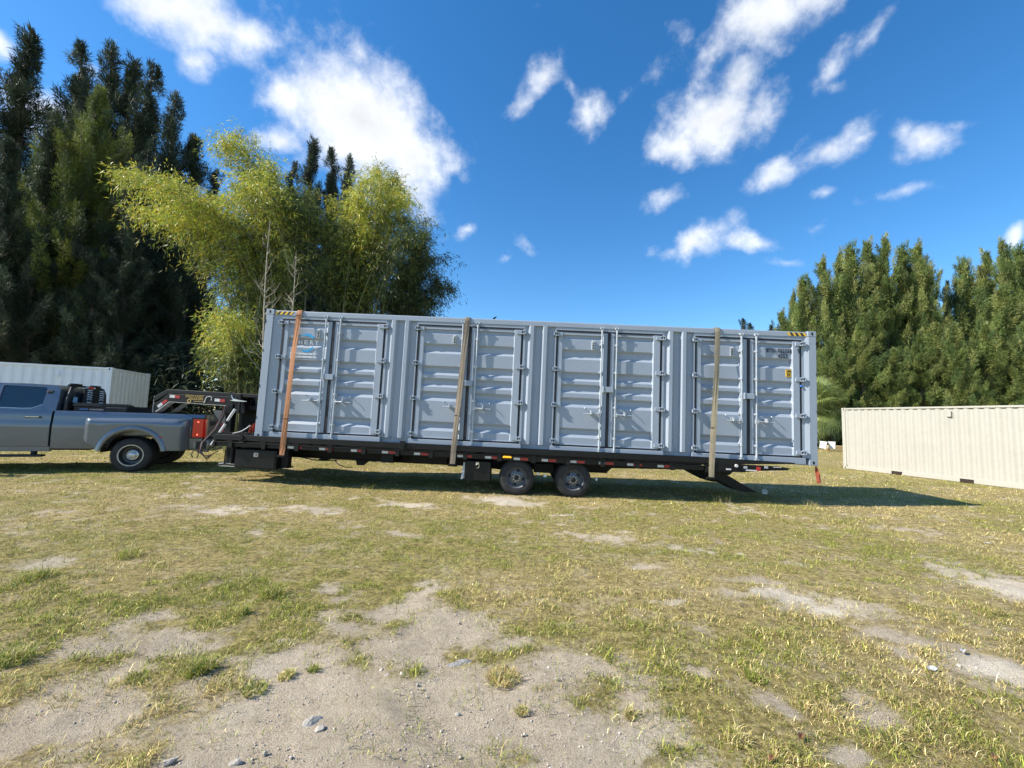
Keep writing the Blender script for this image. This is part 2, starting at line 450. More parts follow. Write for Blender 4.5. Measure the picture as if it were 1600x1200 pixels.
def build_ground():
    xs = np.concatenate([-np.geomspace(17, 900, 34)[::-1], np.linspace(-16.8, 16.8, 440), np.geomspace(17, 900, 34)])
    ys = np.concatenate([-np.geomspace(0.6, 300, 24)[::-1], np.linspace(-.3, 1.4, 8), np.geomspace(1.46, 16, 300), np.geomspace(16.3, 1500, 70)])
    X, Y = np.meshgrid(xs, ys, indexing='ij')
    D = dirt_at(X, Y, True)
    Z = height(X, Y)
    near = sstep(9, 3.5, Y)
    clod = fbm(X * 14, Y * 14, 4, 71, .65) - .5
    Z = Z + near * D * (0.034 * clod + 0.016 * np.maximum(fbm(X * 7, Y * 7, 2, 77) - .56, 0) * 6) - 0.014 * D * sstep(16, 6, Y)
    B = sstep(.42, .66, fbm(X * .55, Y * .9, 4, 41))               # dry and brown against green
    S = fbm(X * 1.3, Y * 1.3, 4, 51)
    for (u, v, du, dv, s) in ((1590, 1052, 90, 26, 1.), (1230, 930, 90, 18, .8), (1310, 955, 80, 14, .8), (1580, 920, 60, 22, .7), (780, 784, 60, 7, .8), (640, 790, 50, 5, .6)):
        c = gp(u, v); rx = np.linalg.norm(gp(u + du, v) - c); ry = np.linalg.norm(gp(u, v + dv) - gp(u, max(v - dv, 700))) / 2
        S = np.maximum(S, .5 + s * .5 * np.clip(1 - np.sqrt(((X - c[0]) / rx) ** 2 + ((Y - c[1]) / ry) ** 2), 0, 1) ** .5)
    a, b = len(xs), len(ys)
    I = np.arange(a * b).reshape(a, b)
    F = np.stack([I[:-1, :-1], I[1:, :-1], I[1:, 1:], I[:-1, 1:]], -1).reshape(-1, 4)
    V = np.stack([X, Y, Z], -1).reshape(-1, 3)
    m = bpy.data.materials.new('ground'); m.use_nodes = True
    nt = m.node_tree; N, L = nt.nodes.new, nt.links.new
    bs = nt.nodes['Principled BSDF']; bs.inputs['Roughness'].default_value = .95; bs.inputs['Specular IOR Level'].default_value = .15
    tc = N('ShaderNodeTexCoord').outputs['Object']
    at = N('ShaderNodeAttribute'); at.attribute_name = 'soil'
    sp = N('ShaderNodeSeparateColor'); L(at.outputs['Color'], sp.inputs[0])
    def noise(sc, det=6, ro=.65):
        n = N('ShaderNodeTexNoise'); n.inputs['Scale'].default_value = sc; n.inputs['Detail'].default_value = det; n.inputs['Roughness'].default_value = ro
        L(tc, n.inputs['Vector']); return n.outputs['Fac']
    def ramp(fac, stops):
        r = N('ShaderNodeValToRGB'); L(fac, r.inputs[0])
        while len(r.color_ramp.elements) < len(stops): r.color_ramp.elements.new(.5)
        for e, (p, c) in zip(r.color_ramp.elements, stops): e.position = p; e.color = (*c, 1)
        return r.outputs[0]
    def mix(fac, A, B_, bt='MIX'):
        x = N('ShaderNodeMix'); x.data_type = 'RGBA'; x.blend_type = bt
        if isinstance(fac, (int, float)): x.inputs[0].default_value = fac
        else: L(fac, x.inputs[0])
        for k, v in (('A', A), ('B', B_)):
            if isinstance(v, tuple): x.inputs[k].default_value = (*v, 1)
            else: L(v, x.inputs[k])
        return x.outputs['Result']
    soil = ramp(noise(3.0), [(.25, (.40, .325, .235)), (.5, (.56, .47, .36)), (.75, (.70, .61, .485))])
    soil = mix(.55, soil, ramp(noise(26, 8, .75), [(.3, (.34, .285, .22)), (.5, (.56, .485, .39)), (.68, (.76, .68, .58))]))
    soil = mix(.38, soil, ramp(noise(150, 3, .8), [(.36, (.18, .145, .11)), (.5, (.56, .485, .39)), (.62, (.84, .77, .66))]))
    pale = ramp(noise(5), [(.3, (.60, .53, .43)), (.7, (.76, .71, .63))])
    ps = N('ShaderNodeMapRange'); L(sp.outputs[2], ps.inputs[0]); ps.inputs['From Min'].default_value = .56; ps.inputs['From Max'].default_value = .85
    soil = mix(ps.outputs[0], soil, pale)
    # thatch under and between the blades
    gA = ramp(noise(6, 8, .7), [(.28, (.115, .095, .028)), (.5, (.29, .24, .075)), (.72, (.46, .37, .14))])
    gB = ramp(noise(5, 8, .7), [(.28, (.20, .14, .06)), (.5, (.42, .315, .145)), (.72, (.60, .475, .25))])
    gr = mix(sp.outputs[1], gA, gB)
    gr = mix(.6, gr, ramp(noise(30, 10, .95), [(.36, (.035, .028, .010)), (.5, (.30, .24, .08)), (.62, (.74, .61, .27))]))  # near black specks put shade in the gaps between blades into the colour
    cl = N('ShaderNodeMapRange'); L(noise(13, 5, .7), cl.inputs[0])
    for k, v in zip(('From Min', 'From Max', 'To Min', 'To Max'), (.36, .62, .50, 1.30)): cl.inputs[k].default_value = v
    c3 = N('ShaderNodeCombineColor'); [L(cl.outputs[0], c3.inputs[i]) for i in range(3)]
    gr = mix(1.0, gr, c3.outputs[0], 'MULTIPLY')
    so = N('ShaderNodeMapRange'); L(noise(1.4, 7, .7), so.inputs[0])
    for k, v in zip(('From Min', 'From Max', 'To Min', 'To Max'), (.35, .65, .74, 1.06)): so.inputs[k].default_value = v
    c4 = N('ShaderNodeCombineColor'); [L(so.outputs[0], c4.inputs[i]) for i in range(3)]
    soil = mix(1.0, mix(1.0, soil, (1.04, 1.0, .92), 'MULTIPLY'), c4.outputs[0], 'MULTIPLY')
    # ragged edge between soil and turf
    e1 = N('ShaderNodeMath'); e1.operation = 'MULTIPLY_ADD'; L(noise(24, 6, .75), e1.inputs[0]); e1.inputs[1].default_value = 2.2; L(sp.outputs[0], e1.inputs[2])
    e2 = N('ShaderNodeMapRange'); e2.interpolation_type = 'SMOOTHSTEP'; L(e1.outputs[0], e2.inputs[0])
    for k, v in zip(('From Min', 'From Max'), (1.02, 2.05)): e2.inputs[k].default_value = v
    L(mix(e2.outputs[0], gr, soil), bs.inputs['Base Color'])
    bp = N('ShaderNodeBump'); bp.inputs['Strength'].default_value = .9; bp.inputs['Distance'].default_value = .022
    add = N('ShaderNodeMath'); add.operation = 'ADD'; L(noise(45, 8, .8), add.inputs[0]); L(noise(160, 4, .7), add.inputs[1])
    add2 = N('ShaderNodeMath'); add2.operation = 'MULTIPLY_ADD'; L(noise(13, 6, .7), add2.inputs[0]); add2.inputs[1].default_value = 1.6; L(add.outputs[0], add2.inputs[2])
    L(add2.outputs[0], bp.inputs['Height']); L(bp.outputs[0], bs.inputs['Normal'])
    g = np_mesh('ground', V, F, m, col={'soil': np.stack([D, B, S], -1).reshape(-1, 3)}, smooth=True)
    tag(g, kind='structure')


build_ground()


def blades(P, hgt, wid, lean, col, rng, segs=2):
    """P (n, 3) roots -> arrays of curved tapering grass blades"""
    n = len(P)
    az = rng.uniform(0, 2 * np.pi, n); d = np.stack([np.cos(az), np.sin(az), np.zeros(n)], -1)
    tw = az + np.pi / 2 + rng.normal(0, .5, n); s = np.stack([np.cos(tw), np.sin(tw), np.zeros(n)], -1) * (wid / 2)[:, None]
    up = np.array([0, 0, 1.0])
    tip = P + d * (hgt * np.sin(lean))[:, None] + up * (hgt * np.cos(lean))[:, None]
    mid = P + d * (hgt * .5 * np.sin(lean * .55))[:, None] + up * (hgt * .55 * np.cos(lean * .55))[:, None]
    if segs == 1:
        V = np.stack([P - s, P + s, tip], 1).reshape(-1, 3); F = np.arange(3 * n).reshape(n, 3)
        return V, F, np.repeat(col, 3, 0)
    V = np.stack([P - s, P + s, mid - s * .8, mid + s * .8, tip], 1).reshape(-1, 3)
    b = np.arange(n)[:, None] * 5
    F = np.concatenate([b + [0, 1, 3], b + [0, 3, 2], b + [2, 3, 4]], 1).reshape(-1, 3)
    return V, F, np.repeat(col, 5, 0)


GREEN = np.array([[.19, .24, .032], [.28, .31, .046], [.14, .19, .03], [.40, .39, .08]])
STRAW = np.array([[.62, .51, .215], [.72, .61, .31], [.52, .405, .16], [.40, .285, .12]])


def grass_cols(x, y, rng):
    dry = sstep(.40, .68, fbm(x * .55, y * .9, 4, 41)) * .55 + .20 + .35 * (fbm(x * 2.2, y * 2.2, 3, 61) - .5)
    # greener bands the photograph shows left of the bare soil and right of the pale sand
    for (u, v, du, dv, s) in ((420, 880, 280, 60, .75), (1250, 870, 240, 44, .5), (1330, 900, 160, 40, .35), (700, 850, 180, 44, .45), (870, 800, 120, 30, .25)):
        c = gp(u, v); rx = np.linalg.norm(gp(u + du, v) - c); ry = np.linalg.norm(gp(u, v + dv) - gp(u, v - dv)) / 2
        dry = dry - s * np.clip(1 - np.sqrt(((x - c[0]) / rx) ** 2 + ((y - c[1]) / ry) ** 2), 0, 1)
    for (u, v, du, dv, s) in ((1200, 1130, 420, 90, .3), (960, 840, 140, 18, .5), (370, 800, 200, 16, .3), (820, 1060, 60, 30, .6), (1450, 800, 220, 14, .3)):
        c = gp(u, v); rx = np.linalg.norm(gp(u + du, v) - c); ry = np.linalg.norm(gp(u, v + dv) - gp(u, v - dv)) / 2
        dry = dry + s * np.clip(1 - np.sqrt(((x - c[0]) / rx) ** 2 + ((y - c[1]) / ry) ** 2), 0, 1)
    isd = rng.random(len(x)) < np.clip(dry, .06, .94)
    c = np.where(isd[:, None], STRAW[rng.integers(0, 4, len(x))], GREEN[rng.integers(0, 4, len(x))])
    return c * np.exp(rng.normal(-.03, .45, len(x)))[:, None]


def build_grass():
    rng = np.random.default_rng(11)
    Vs, Fs, Cs, o = [], [], [], 0
    bands = [  # y range, tries per m2, height, width, segs
        (1.3, 2.6, 12000, (.02, .062), (.0018, .0036), 2), (2.6, 4.2, 8000, (.02, .058), (.0022, .0042), 2), (4.2, 7.0, 6800, (.022, .056), (.0032, .0052), 1),
        (7.0, 11.0, 3200, (.024, .06), (.005, .008), 1), (11.0, 18.0, 700, (.03, .07), (.010, .016), 1), (18.0, 40.0, 60, (.04, .09), (.018, .03), 1)]
    for (y0, y1, dens, hr, wr, sg) in bands:
        half0 = y1 * 1.38 + .6
        n = int(2 * half0 * (y1 - y0) * dens)
        x = rng.uniform(-half0, half0, n); y = rng.uniform(y0, y1, n)
        k = np.abs(x) < y * 1.38 + .5; x, y = x[k], y[k]
        d = dirt_at(x, y)
        cl = fbm(x * 5.5, y * 5.5, 3, 91, .6)                     # grows in clumps
        keep = rng.random(len(x)) < (1 - d) ** 1.35 * (.18 + .82 * sstep(.36, .58, cl)) + .006 + .06 * (y < 9) * (cl > .56)
        x, y, cl = x[keep], y[keep], cl[keep]
        P = np.stack([x, y, height(x, y) - .006], -1)
        h = rng.uniform(*hr, len(x)) * (.75 + .75 * sstep(.4, .75, cl))
        lean = np.abs(rng.normal(1.08, .32, len(x))).clip(.05, 1.5)
        V, F, c = blades(P, h, rng.uniform(*wr, len(x)), lean, grass_cols(x, y, rng), rng, sg)
        Vs.append(V); Fs.append(F + o); Cs.append(c); o += len(V)
    gm = mat('grass_blade', (1, 1, 1), .6, var=.1, attr='tint', transl=.25, spec=.25)
    g = np_mesh('grass', np.concatenate(Vs), np.concatenate(Fs), gm, col=np.concatenate(Cs))
    tag(g, kind='stuff')
    print('grass tris', len(g.data.polygons))


build_grass()


def tuft(name, label, u, v, n, rad, h, greens, seed, cat='grass tuft', group=None, stand=.55):
    rng = np.random.default_rng(seed)
    c = gp(u, v); r = np.sqrt(rng.random(n)) * rad; a = rng.uniform(0, 2 * np.pi, n)
    x, y = r * np.cos(a), r * np.sin(a)
    P = np.stack([x, y, np.full(n, -.006)], -1)
    hh = h * rng.uniform(.5, 1.15, n); lean = (stand + .5 * r / rad + rng.normal(0, .22, n)).clip(.02, 1.45)
    pal = np.concatenate([GREEN * 1.05, STRAW])[rng.choice(8, n, p=greens)] * rng.uniform(.8, 1.25, n)[:, None]
    V, F, col = blades(P, hh, rng.uniform(.003, .0055, n), lean, pal, rng, 2)
    o = np_mesh(name, V, F, MATS['grass_blade'], col=col)
    o.location = (c[0], c[1], float(height(c[0], c[1])))
    return tag(o, label, cat, group)


_g = [.22, .2, .16, .14, .08, .08, .06, .06]; _d = [.08, .08, .05, .1, .22, .22, .15, .1]; _b = [.03, .03, .02, .06, .12, .14, .36, .24]
tuft('grass_tuft', 'large bushy green grass tuft alone on the bare soil at the lower left', 308, 1052, 420, .085, .115, _g, 1)
tuft('grass_tuft', 'low yellowish grass tuft on bare soil right of the large bushy tuft', 447, 1058, 160, .05, .05, _d, 2)
tuft('grass_tuft', 'small green grass tuft at the rightmost edge of the lower left tufts', 490, 1047, 90, .035, .05, _g, 3)
tuft('grass_tuft', 'wide flat grass tuft just below the large bushy tuft', 398, 1080, 200, .07, .05, _g, 4)
tuft('grass_tuft', 'rusty brown dry weed growing against the two grey rocks', 786, 1058, 420, .10, .07, _b, 5, 'weed')
tuft('grass_tuft', 'small yellow green tuft in front of the grey rocks', 815, 1110, 130, .035, .045, _d, 6)
tuft('grass_tuft', 'straw coloured spiky tuft on grey soil at the bottom centre', 985, 1120, 90, .035, .085, _d, 7)
tuft('grass_tuft', 'pale straw tuft on the grey soil at the lower right of the bare area', 1150, 1160, 200, .06, .09, _d, 8)
tuft('grass_tuft', 'dark green tuft with a deep shadow in the dry grass on the right', 1180, 1062, 220, .06, .07, _g, 9)
tuft('grass_tuft', 'upright green tuft between the bare soil and the lawn on the left', 425, 930, 220, .10, .12, _g, 10)
tuft('grass_tuft', 'dark green tuft at the edge of the soil near the middle left', 378, 958, 160, .06, .10, _g, 12)
tuft('grass_tuft', 'bright green mound of grass at the far left of the lawn', 50, 905, 260, .14, .14, _g, 13)
tuft('grass_tuft', 'green tuft on the brown soil at the left picture edge', 20, 1035, 240, .09, .12, _g, 14)
tuft('grass_tuft', 'green tuft left of and above the large bushy tuft', 215, 1060, 150, .06, .07, _g, 15)
tuft('grass_tuft', 'tall thin green tuft standing in the lawn left of centre', 200, 870, 220, .14, .13, _g, 16)
tuft('grass_tuft', 'long pale stalks of grass in front of the shadow under the ramp', 1130, 785, 60, .22, .24, _d, 17, stand=.25)
tuft('grass_tuft', 'few tall dry stalks in front of the shadow at the trailer frame', 572, 770, 26, .12, .26, _d, 18, stand=.25)
tuft('grass_tuft', 'thin tall grass at the edge of the shadow right of the ramp', 1265, 790, 70, .16, .16, _d, 19, stand=.3)


# ------------------------------------------------------------------ stones
def rock_mesh(name, seed, sx, sy, sz, sub=2, rough=.35, facet=True):
    bm = bmesh.new(); bmesh.ops.create_icosphere(bm, subdivisions=sub, radius=1)
    rg = np.random.default_rng(seed); cuts = [(rg.normal(0, 1, 3), rg.uniform(.5, .85)) for _ in range(9)]
    for v in bm.verts:
        p = np.array(v.co)
        for n, d in cuts:
            n = n / np.linalg.norm(n); t = p @ n
            if t > d: p = p - n * (t - d)
        p = p * (1 + rough * .3 * (rg.random() - .5))
        v.co = (p[0] * sx, p[1] * sy, p[2] * sz)
    me = bpy.data.meshes.new(name); bm.to_mesh(me); bm.free()
    return me


rock_m = mat('grey_rock', (.27, .255, .235), .9, var=.35, scale=18, bump=.6, bscale=60)
lime_m = mat('pale_limestone', (.40, .36, .305), .9, var=.3, scale=22, bump=.5, bscale=70)
earth_m = mat('earth_clod', (.50, .44, .365), .95, var=.25, scale=25, bump=.7, bscale=80)
for i, (u, v, sx, sy, sz, m, turn, lab) in enumerate([
    (800, 1062, .075, .05, .05, rock_m, .5, 'grey angular rock beside the rusty weed, right one of the pair'),
    (776, 1055, .045, .04, .045, rock_m, 1.2, 'smaller grey rock half hidden by the rusty weed'),
    (722, 1032, .14, .05, .028, rock_m, .35, 'long flat grey stone lying left of the rusty weed'),
    (628, 1055, .022, .02, .02, earth_m, 0, 'dark crumbly clod, rightmost of the clods on the pale soil'),
    (605, 1056, .03, .022, .02, earth_m, .8, 'crumbly grey clod, middle of the clods on the pale soil'),
    (596, 1046, .018, .018, .014, earth_m, .3, 'small clod topmost of the clods on the pale soil'),
    (490, 1125, .085, .05, .026, lime_m, .9, 'pale whitish stone bedded in the soil at the lower left'),
    (500, 1140, .04, .028, .016, lime_m, .2, 'flat pale chip just below the bedded whitish stone'),
    (604, 1119, .016, .013, .014, lime_m, 0, 'small tan pebble casting a dark shadow on the bare soil'),
    (370, 1192, .045, .026, .022, lime_m, .4, 'flat pale stone at the bottom picture edge on the left'),
    (265, 1190, .05, .018, .018, lime_m, .7, 'narrow pale stone left of the other one at the bottom edge'),
    (414, 1177, .016, .016, .014, lime_m, 0, 'small round pebble above the pale stone at the bottom edge'),
    (812, 1093, .018, .012, .018, rock_m, 0, 'thin upright grey stone in front of the rusty weed'),
    (917, 1022, .012, .012, .012, mat('yellowed_stone', (.62, .55, .34), .8), 0, 'small round yellowish pebble in the grass right of the grey rocks'),
    (830, 1126, .012, .010, .010, lime_m, 0, 'white pebble below the small yellow green tuft'),
    (715, 1112, .022, .018, .012, lime_m, .5, 'squarish pale chip on the soil left of the thin upright stone'),
    (870, 1061, .022, .010, .010, lime_m, .2, 'pale oblong chip at the soil edge right of the grey rocks'),
]):
    p = gp(u, v)
    o = link('stone', rock_mesh('stone', 100 + i, sx * .85, sy * .85, sz * .85), m); o.location = (p[0], p[1], float(height(p[0], p[1])) - sz * .30); o.rotation_euler = (0, 0, turn)
    tag(o, lab, 'stone', 'stones lying on the bare soil')


def build_gravel():
    rng = np.random.default_rng(3)
    bm = bmesh.new(); bmesh.ops.create_icosphere(bm, subdivisions=1, radius=1); bv = np.array([v.co[:] for v in bm.verts]); bf = np.array([[v.index for v in f.verts] for f in bm.faces]); bm.free()
    n = 46000
    y = 1.4 + (rng.random(n) ** 1.6) * 4.2; x = rng.uniform(-1.35, 1.35, n) * y
    d = dirt_at(x, y); k = rng.random(n) < d ** 2 * .95; x, y = x[k], y[k]; n = len(x)
    s = .0017 * np.exp(np.abs(rng.normal(0, .60, n))) * (.6 + .14 * y)
    V = bv[None] * (s[:, None, None] * rng.uniform(.6, 1.3, (n, 1, 3))) * rng.uniform(.8, 1.15, (n, len(bv), 1))
    a = rng.uniform(0, 6.28, n); c_, s_ = np.cos(a)[:, None], np.sin(a)[:, None]
    V = np.stack([V[..., 0] * c_ - V[..., 1] * s_, V[..., 0] * s_ + V[..., 1] * c_, V[..., 2] * .75], -1)
    z = height(x, y) - .012 + s * .3
    V += np.stack([x, y, z], -1)[:, None]
    F = (bf[None] + (np.arange(n) * len(bv))[:, None, None]).reshape(-1, 3)
    base = np.array([[.46, .405, .335], [.54, .48, .40], [.36, .31, .25], [.62, .57, .50]])[rng.choice(4, n, p=[.42, .28, .2, .1])]
    o = np_mesh('gravel', V.reshape(-1, 3), F, mat('pebble', (1, 1, 1), .9, var=.2, scale=60, attr='tint'), col=np.repeat(base, len(bv), 0))
    tag(o, kind='stuff')


build_gravel()


def leaf_litter():
    cols = {'rust': mat('dead_leaf', (.22, .105, .05), .7, var=.3, scale=40), 'paper': mat('paper_scrap', (.48, .48, .48), .8, var=.1)}
    for i, (u, v, L_, W_, k, lab, cat) in enumerate([
        (1252, 1160, .024, .012, 'rust', 'reddish brown dead leaf on the straw grass at the bottom right of centre', 'leaf'),
        (1555, 1189, .03, .012, 'rust', 'orange brown dead leaf at the bottom right corner', 'leaf'),
        (1205, 1195, .024, .011, 'rust', 'brown dead leaf at the bottom picture edge below the pale tuft', 'leaf'),
        (1310, 1121, .018, .008, 'rust', 'small dead leaf on the grey soil between straw tufts', 'leaf'),
        (1457, 1046, .034, .02, 'paper', 'crumpled whitish scrap of paper on the dry grass at right', 'litter'),
        (1545, 850, .05, .02, 'paper', 'small white scrap of litter in the far grass at right', 'litter'),
        (1505, 1021, .025, .015, 'paper', 'tiny white scrap beside the white sandy patch', 'litter')]):
        p = gp(u, v); rg = np.random.default_rng(300 + i)
        b = MB(); n = 7; P = []
        for j in range(n):
            t = j / (n - 1); w = W_ * math.sin(math.pi * (.08 + .84 * t)) ** .8
            P.append([((t - .5) * 2 * L_, -w, .010 + .008 * math.sin(3 * t + i) + rg.uniform(0, .006)), ((t - .5) * 2 * L_, 0, .004 + rg.uniform(0, .004)), ((t - .5) * 2 * L_, w, .012 + rg.uniform(0, .008))])
        b.grid(P)
        o = b.build('dead_leaf' if k == 'rust' else 'paper_scrap', cols[k], recalc=False); o.location = (p[0], p[1], float(height(p[0], p[1])) + .012); o.rotation_euler = (0, 0, rg.uniform(0, 6))
        md = o.modifiers.new('thickness', 'SOLIDIFY'); md.thickness = .0008
        tag(o, lab, cat)


leaf_litter()

# ================================================================== GREY CONTAINER
RIG_O = (-5.6432, 9.2525, 1.0373)
RIG_R = (0.0, 0.014985, -0.027021)
CL, CW, CH = 12.192, 2.438, 2.896
grey = mat('grey_container_paint', (.305, .352, .42), .42, var=.06, scale=1.5, bump=.05, bscale=8, dirt=((.30, .31, .32), .25, 3))
seal = mat('black_rubber_seal', (.012, .013, .02), .6, var=.2)
zinc = mat('galvanised_bar', (.43, .47, .51), .45, metal=.3, var=.15, scale=12)
hole_m = mat('dark_hole', (.008, .008, .009), .9, var=.1)
cyan = mat('cyan_vinyl', (.03, .33, .66), .4, var=.05)
white_v = mat('white_vinyl', (.86, .88, .90), .5, var=.05)
black_v = mat('black_lettering', (.015, .018, .025), .5, var=.05)
yel = mat('yellow_vinyl', (.75, .46, .02), .5, var=.08)


def casting(parent, m, x, y, z, sx, sy, sz):
    """corner casting with its lifting holes, (x, y, z) is its outer corner and s* point inwards"""
    b = MB(); W, D, H = .178, .162, .118
    xs = sorted((x, x + sx * W)); ys = sorted((y, y + sy * D)); zs = sorted((z, z + sz * H))
    b.box(*xs, *ys, *zs); o = b.build('corner_casting', m, parent, bevel=.006)
    cx, cz = x + sx * .089, z + sz * .059
    h = MB(); P = [(cx + .022 * math.cos(a) * 1.0, cz + .036 * math.sin(a)) for a in np.linspace(0, 2 * math.pi, 15)[:-1]]
    h.prism(P, y - sy * .002, y + sy * .01); h.build('lifting_hole', hole_m, o)
    return o


def corrug_wall(x0, x1, z0, z1, y_out, y_in, pitch=.278, axis='x', sgn=1):
    """trapezoid corrugated sheet seen from -y (axis x) with ribs from y_out to y_in"""
    prof = []; x = x0
    n = max(1, round((x1 - x0) / pitch)); pt = (x1 - x0) / n
    for i in range(n):
        a = x0 + i * pt
        prof += [(a, y_out), (a + pt * .27, y_out), (a + pt * .50, y_in), (a + pt * .77, y_in)]
    prof.append((x1, y_out))
    b = MB()
    b.grid([[((p, q, z) if axis == 'x' else (q, p, z)) for z in (z0, z1)] for p, q in prof])
    return b


cont = thing('grey_container', 'long grey shipping container with four pairs of side doors strapped on the black trailer', 'shipping container', RIG_O, RIG_R)
# posts, castings, rails
for x, sx in ((0, 1), (CL, -1)):
    for y, sy in ((0, 1), (CW, -1)):
        b = MB(); xs = sorted((x, x + sx * .17)); ys = sorted((y + sy * .004, y + sy * .14)); b.box(xs[0] + .002, xs[1], *ys, .118, CH - .118)
        po = b.build('corner_post', grey, cont, bevel=.008)
        for zz in (.45, 1.15, 1.95, 2.62):                         # lashing slots on the outer edge
            q = MB(); qx = sorted((x + sx * .0, x + sx * .012)); q.box(qx[0] - (.003 if sx > 0 else 0), qx[1] + (.003 if sx < 0 else 0), *sorted((y - sy * .001, y + sy * .03)), zz - .035, zz + .035); q.build('lashing_slot', hole_m, po)
        casting(cont, grey, x, y, 0, sx, sy, 1); casting(cont, grey, x, y, CH, sx, sy, -1)
for y, sy in ((0, 1), (CW, -1)):
    b = MB(); b.box(.178, CL - .178, *sorted((y + sy * .028, y + sy * .09)), 2.765, 2.862); b.build('top_rail', grey, cont, bevel=.006)
    b = MB(); b.tube([(.178, y + sy * .05, 2.866), (CL - .178, y + sy * .05, 2.866)], .017, 8); b.build('rail_lip', grey, cont, smooth=True)
b = MB(); b.box(.178, CL - .178, .10, .16, .0, .15); b.box(.178, CL - .178, .03, .10, .004, .016); b.build('bottom_rail', grey, cont, bevel=.004)
b = MB(); b.box(.178, CL - .178, CW - .08, CW - .02, .0, .16); b.build('bottom_rail', grey, cont, bevel=.004)
corrug_wall(.17, CL - .17, .16, 2.765, CW - .03, CW - .066).build('back_wall', grey, cont)
corrug_wall(.14, CW - .14, .10, 2.80, .03, .066, axis='y').build('end_wall', grey, cont)
corrug_wall(.14, CW - .14, .10, 2.80, CL - .03, CL - .066, axis='y').build('end_wall', grey, cont)
b = MB(); prof = []
for i in range(56):
    a = .12 + i * (CL - .24) / 56; p = (CL - .24) / 56
    prof += [(a, 2.868), (a + p * .4, 2.868), (a + p * .5, 2.85), (a + p * .9, 2.85)]
b.grid([[(x, y, z) for y in (.06, CW - .06)] for x, z in prof + [(CL - .12, 2.868)]]); b.build('roof_panel', grey, cont)
b = MB(); b.box(.12, CL - .12, .12, CW - .09, .12, .15); b.build('floor_panel', mat('plywood_floor', (.2, .12, .06), .8), cont)
# the dark seals and the doors
DOORS = [1.555, 4.645, 7.725, 10.75]
HW = 1.185                                                        # half width of a pair of doors, seal included
# profile of the pressed door sheet: (z, depth)
Y_FACE, Y_REC = .072, .122
zprof = [(2.655, .05), (2.605, .05), (2.59, .095), (2.565, .095), (2.50, Y_FACE), (2.285, Y_FACE), (2.235, Y_REC), (2.12, Y_REC), (2.06, Y_FACE), (1.785, Y_FACE), (1.735, Y_REC), (1.64, Y_REC), (1.578, Y_FACE), (1.51, Y_FACE),
         (1.46, Y_REC), (1.37, Y_REC), (1.308, Y_FACE), (1.215, Y_FACE), (1.165, Y_REC), (1.08, Y_REC), (1.00, Y_FACE), (.55, Y_FACE), (.50, Y_REC), (.42, Y_REC), (.34, Y_FACE), (.20, Y_FACE), (.185, .05)]


